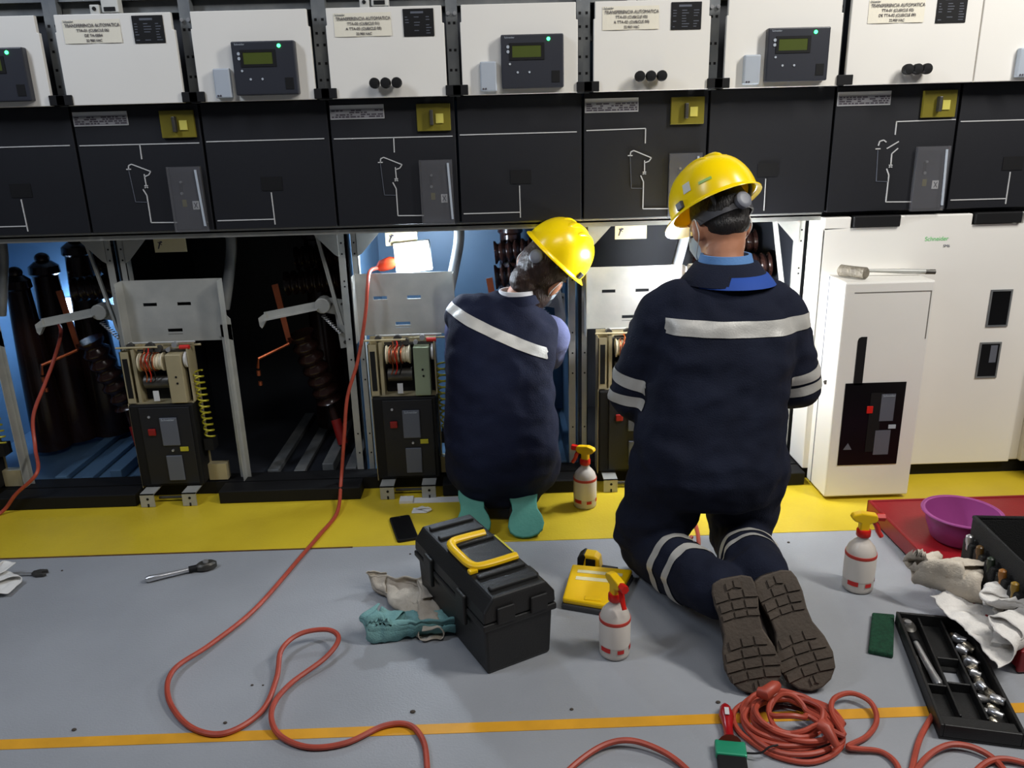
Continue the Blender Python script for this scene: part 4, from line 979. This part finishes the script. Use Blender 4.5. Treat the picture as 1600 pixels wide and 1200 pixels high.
obj('bag_wall', MB().box(0.01, Wc-.01, -.010, 0, 0, Hc), M_bag, cr, bevel=.004)
obj('bag_wall', MB().box(0.01, Wc-.01, -Lc, -Lc+.010, 0, Hc), M_bag, cr, bevel=.004)
obj('bag_floor', MB().box(0.01, Wc-.01, -Lc+.01, -.01, 0, .008), M_bag, cr)
obj('bag_rim', MB().tube([(.005, -.005, Hc), (.005, -Lc+.005, Hc), (Wc-.005, -Lc+.005, Hc), (Wc-.005, -.005, Hc)], .008, 8, True), M_bag, cr, smooth=True)
for i in range(5):
    obj('pocket', MB().box(-.020, -.001, -.06-.062*i, -.008-.062*i, .01, .105), M_bag, cr, bevel=.005)
def grip(label, y, col, metal=False, x=-.012, z=.075, L=.052):
    p = cr.matrix_basis @ Vector((x, y, z)) if False else (Matrix.Translation(cr.location) @ Matrix.Rotation(-.10, 4, 'Z')) @ Vector((x, y, z))
    t = thing('screwdriver', label, 'screwdriver', p, (.0, -.10, 0), 'tools in the bag pockets')
    obj('blade', MB().cyl((0, 0, -.06), (0, 0, 0), .003, n=8), M_steel, t, smooth=True)
    obj('handle', MB().tube([(0, 0, 0), (0, 0, .006), (0, 0, .02), (0, 0, L*.6), (0, 0, L*.92), (0, 0, L)], [.005, .009, .008, .0105, .0095, .004], 10), col, t, smooth=True)
    return t
grip('steel-handled tool in the farthest pocket of the black tool bag', -.034, M_steel)
grip('amber handled screwdriver in the second pocket of the tool bag', -.096, mat('amber_handle', (92, 66, 30), .3))
grip('dark green handled tool in the middle pocket of the tool bag', -.158, mat('dark_green_handle', (40, 52, 40), .4))
grip('orange handled screwdriver in the fourth pocket of the tool bag', -.220, mat('orange_handle', (150, 96, 34), .4))
grip('yellow handled screwdriver in the nearest pocket of the tool bag', -.282, mat('ochre_handle', (150, 116, 30), .4))

# ------------------------------------------------------------------ scouring pad, tray, sockets
q = [flo(*p) for p in ((1362, 963), (1397, 966), (1395, 1030), (1356, 1022))]; cen = sum(q, Vector())/4
o = tag(obj('scouring_pad', MB().prism([(p.x-cen.x, p.y-cen.y) for p in q], 0, .014, 'z'), M_green, bevel=.004), 'dark green scouring pad on the floor left of the black tray', 'scouring pad'); o.location = cen
A, B, C_, D = Vector((2.864, -.928, 0)), Vector((3.020, -.960, 0)), Vector((2.759, -1.348, 0)), Vector((2.907, -1.405, 0))
ey = ((A-C_)+(B-D)).normalized(); ex = Vector((ey.y, -ey.x, 0)); TL, TW = .445, .172
org = (C_+D)/2-ex*TW/2
tr = thing('tool_tray', 'black plastic tool tray with dividers lying on the floor at bottom right', 'tray', tuple(org), (0, 0, math.atan2(ex.y, ex.x)))
tr_M = Matrix.Translation(org) @ Matrix.Rotation(math.atan2(ex.y, ex.x), 4, 'Z')
mb = MB().plate(0, TW, 0, TL, .001, .006, [(.065, .101, .190, .246)]); mb.v = [(x, z, y) for x, y, z in mb.v]
obj('tray_floor', mb, M_box, tr)
for bx in ((0, .008, 0, TL), (TW-.008, TW, 0, TL), (.008, TW-.008, 0, .008), (.008, TW-.008, TL-.008, TL)):
    obj('tray_wall', MB().box(bx[0], bx[1], bx[2], bx[3], .006, .038), M_box, tr, bevel=.002)
obj('tray_end_shelf', MB().box(.008, TW-.008, .008, .045, .006, .030), M_box, tr, bevel=.003)
for bx in ((.052, .058, .05, .437), (.108, .114, .05, .437), (.058, .108, .165, .171), (.058, .108, .262, .268), (.008, .052, .150, .156)):
    obj('divider', MB().box(bx[0], bx[1], bx[2], bx[3], .006, .030), M_box, tr, bevel=.002)
p = tr_M @ Vector((.040, .165, .008)); q_ = tr_M @ Vector((.018, .415, .008))
wrench('ratchet_wrench', 'long chrome ratchet lying in the left channel of the black tray', p, q_, M_steel, 'ratchet')
for i, (u, v, L, r) in enumerate(((.02, .235, .045, .005), (.03, .166, .03, .005))):
    o = tag(obj('extension_bar', MB().cyl((0, 0, 0), (.012 if i == 0 else .03, L if i == 0 else .008, 0), r, n=10), M_steel, smooth=True), ('short steel bit beside the ratchet in the black tray', 'small steel bar below the ratchet in the black tray')[i], 'tool bit')
    o.location = tr_M @ Vector((u-.006, v, .012))
rnd = random.Random(4)
for i in range(22):
    v = .385-.325*i/21; u = .140+rnd.uniform(-.014, .014); r = rnd.uniform(.008, .0125); L = rnd.uniform(.022, .032); z = .007+r+(.012 if i % 3 == 2 else 0)
    t = thing('socket', 'small chrome socket among the row of sockets in the right channel of the tray', 'socket', tr_M @ Vector((u, v, z)), (rnd.uniform(1.2, 1.9), 0, rnd.uniform(0, PI)), 'sockets in the tray')
    obj('sleeve', MB().lathe([(r*.72, -L/2), (r, -L/2+.002), (r, L*.1), (r*.82, L*.18), (r*.82, L/2-.001), (r*.7, L/2)], 16), M_steel if i % 3 else mat('brushed_steel', (206, 196, 176), .32, .9), t, smooth=True, ang=50)
    obj('drive_hole', MB().box(-r*.4, r*.4, -r*.4, r*.4, L/2-.001, L/2+.0006), M_blackm, t)

# ------------------------------------------------------------------ coiled cord and brush
cc = thing('orange_cord', 'orange extension cord lying in a tangled coil behind the paint brush', 'cord', (2.437, -1.30, 0), group='orange cords')
pts = []; rnd = random.Random(9)
for k in range(11):
    R = .122-.0068*k+rnd.uniform(-.012, .010); ox, oy = rnd.uniform(-.016, .016), rnd.uniform(-.012, .012); ph_ = rnd.uniform(0, .5)
    for j in range(12):
        a = 2*PI*j/12
        r = R*(1+.06*math.sin(3*a+k))
        pts.append((ox*math.sin(a*.5)**2+r*math.cos(a+ph_*.0)*1.0, oy+r*.86*math.sin(a), .007+.0042*k*(.55+.45*math.sin(a*1.0+k*1.9)**2)))
L_ = lambda x, y, z=.008: (Vector(flo(x, y, z))-Vector((2.437, -1.30, 0)))
tail = [L_(1318, 1150, .03), L_(1300, 1115, .03), L_(1303, 1092, .03), L_(1330, 1083, .025), L_(1360, 1097, .02), L_(1370, 1125, .012), L_(1355, 1150), L_(1325, 1166, .012), L_(1340, 1170, .012), L_(1375, 1174), L_(1398, 1190), L_(1408, 1215), L_(1415, 1260)]
obj('cable', MB().tube(spline(pts+tail, 5), .0062, 8), M_cord, cc, smooth=True)
mb = MB()
obj('plug', MB().tube([(-.062, .045, .06), (-.05, .035, .062), (-.02, .055, .066), (-.01, .06, .066)], [.012, .016, .014, .009], 10), M_cord, cc, smooth=True)
obj('plug', MB().tube([(.04, -.06, .055), (.05, -.072, .055), (.065, -.10, .03)], [.013, .014, .008], 10), M_cord, cc, smooth=True)
obj('cable_tie', MB().tube(spline([(-.13, -.09, .012), (-.10, -.10, .02), (-.08, -.095, .03), (-.06, -.09, .03)]), .0022, 6), M_blackm, cc, smooth=True)
def loose(label, pts):
    t = thing('orange_cord', label, 'cord', tuple(pts[0]), group='orange cords')
    obj('cable', MB().tube(spline([Vector(p)-Vector(pts[0]) for p in pts], 8), .0065, 8), M_cord, t, smooth=True); return t
loose('red cord arching in from the bottom edge left of the paint brush', [flo(850, 1250, .008), flo(890, 1202, .008), flo(940, 1166, .014), flo(985, 1157, .02), flo(1035, 1174, .014), flo(1075, 1204, .008), flo(1110, 1250, .008)])
loose('orange cord running under the left corner of the black tray', [flo(1415, 1250, .008), flo(1425, 1200, .008), flo(1438, 1152, .008), flo(1462, 1110, .006)])
loose('orange cord arching in front of the near end of the black tray', [flo(1405, 1255, .008), flo(1440, 1192, .012), flo(1475, 1166, .016), flo(1510, 1165, .016), flo(1545, 1180, .012), flo(1570, 1205, .008), flo(1590, 1250, .008)])
loose('orange cord crossing the bottom right corner', [flo(1500, 1240, .008), flo(1530, 1200, .010), flo(1560, 1186, .012), flo(1600, 1192, .010), flo(1660, 1215, .008)])
bp = flo(1132, 1108); bq = flo(1141, 1180); d = (bp-bq); Lh = d.length
br = thing('paint_brush', 'paint brush with red wooden handle and green ferrule at the bottom edge', 'brush', tuple(bq), (0, 0, math.atan2(d.y, d.x)))
obj('handle', MB().tube([(.018, 0, .014), (.026, 0, .014), (Lh*.30, 0, .014), (Lh*.48, 0, .014), (Lh*.72, 0, .014), (Lh*.9, 0, .014), (Lh, 0, .014)], [.026, .018, .011, .011, .0175, .013, .004], 14), mat('red_lacquer', (160, 20, 26), .25), br, smooth=True)
obj('ferrule', MB().box(-.022, .022, -.033, .033, .004, .022), mat('green_ferrule', (40, 150, 112), .35, .2), br, bevel=.004)
obj('bristles', MB().box(-.09, -.021, -.031, .031, .006, .020), M_blackm, br, bevel=.004)
obj('handle_print', MB().box(Lh*.62, Lh*.78, -.005, .005, .0312, .0322), mat('white_tag', (200, 200, 200), .5), br)

# ------------------------------------------------------------------ mallet on top of the breaker housing
ml = thing('mallet', 'worn grey mallet with steel shaft on top of the white breaker housing', 'mallet', (3.018, -.090, .802))
obj('mallet_head', MB().tube([(-.030, .038, .02), (-.028, .034, .02), (0, .0, .02), (.028, -.036, .02), (.031, -.040, .02)], [.014, .0205, .0195, .0205, .015], 16), mat('worn_grey_rubber', (120, 112, 98), .6, .2, vscale=40, var=.3, bump=.5, bscale=120), ml, smooth=True)
obj('shaft', MB().tube([(.015, .012, .02), (.08, .02, .018), (.18, .015, .014), (.27, .008, .011), (.285, .007, .010)], [.005, .006, .009, .008, .006], 10), M_galv, ml, smooth=True)
obj('shaft_end', MB().cyl((.255, .009, .011), (.288, .007, .010), .0085, n=10), M_steeld, ml, smooth=True)

# ------------------------------------------------------------------ crumbs of dirt on the floor
for i, (x, y, r) in enumerate(((97, 892, .004), (116, 1141, .006), (394, 1071, .004), (645, 1113, .007), (641, 866, .004), (352, 1130, .005), (893, 1109, .005), (1122, 1098, .006), (1232, 848, .005), (411, 1071, .003))):
    o = obj('dirt_crumb', MB().ell((0, 0, r*.3), r, r*.8, r*.5, 7, 5), mat('dirt', (70, 62, 54), .9)); o.location = flo(x, y, 0)
    tag(o, 'tiny dark crumb of dirt lying on the grey floor', 'debris', 'dirt crumbs on the floor')
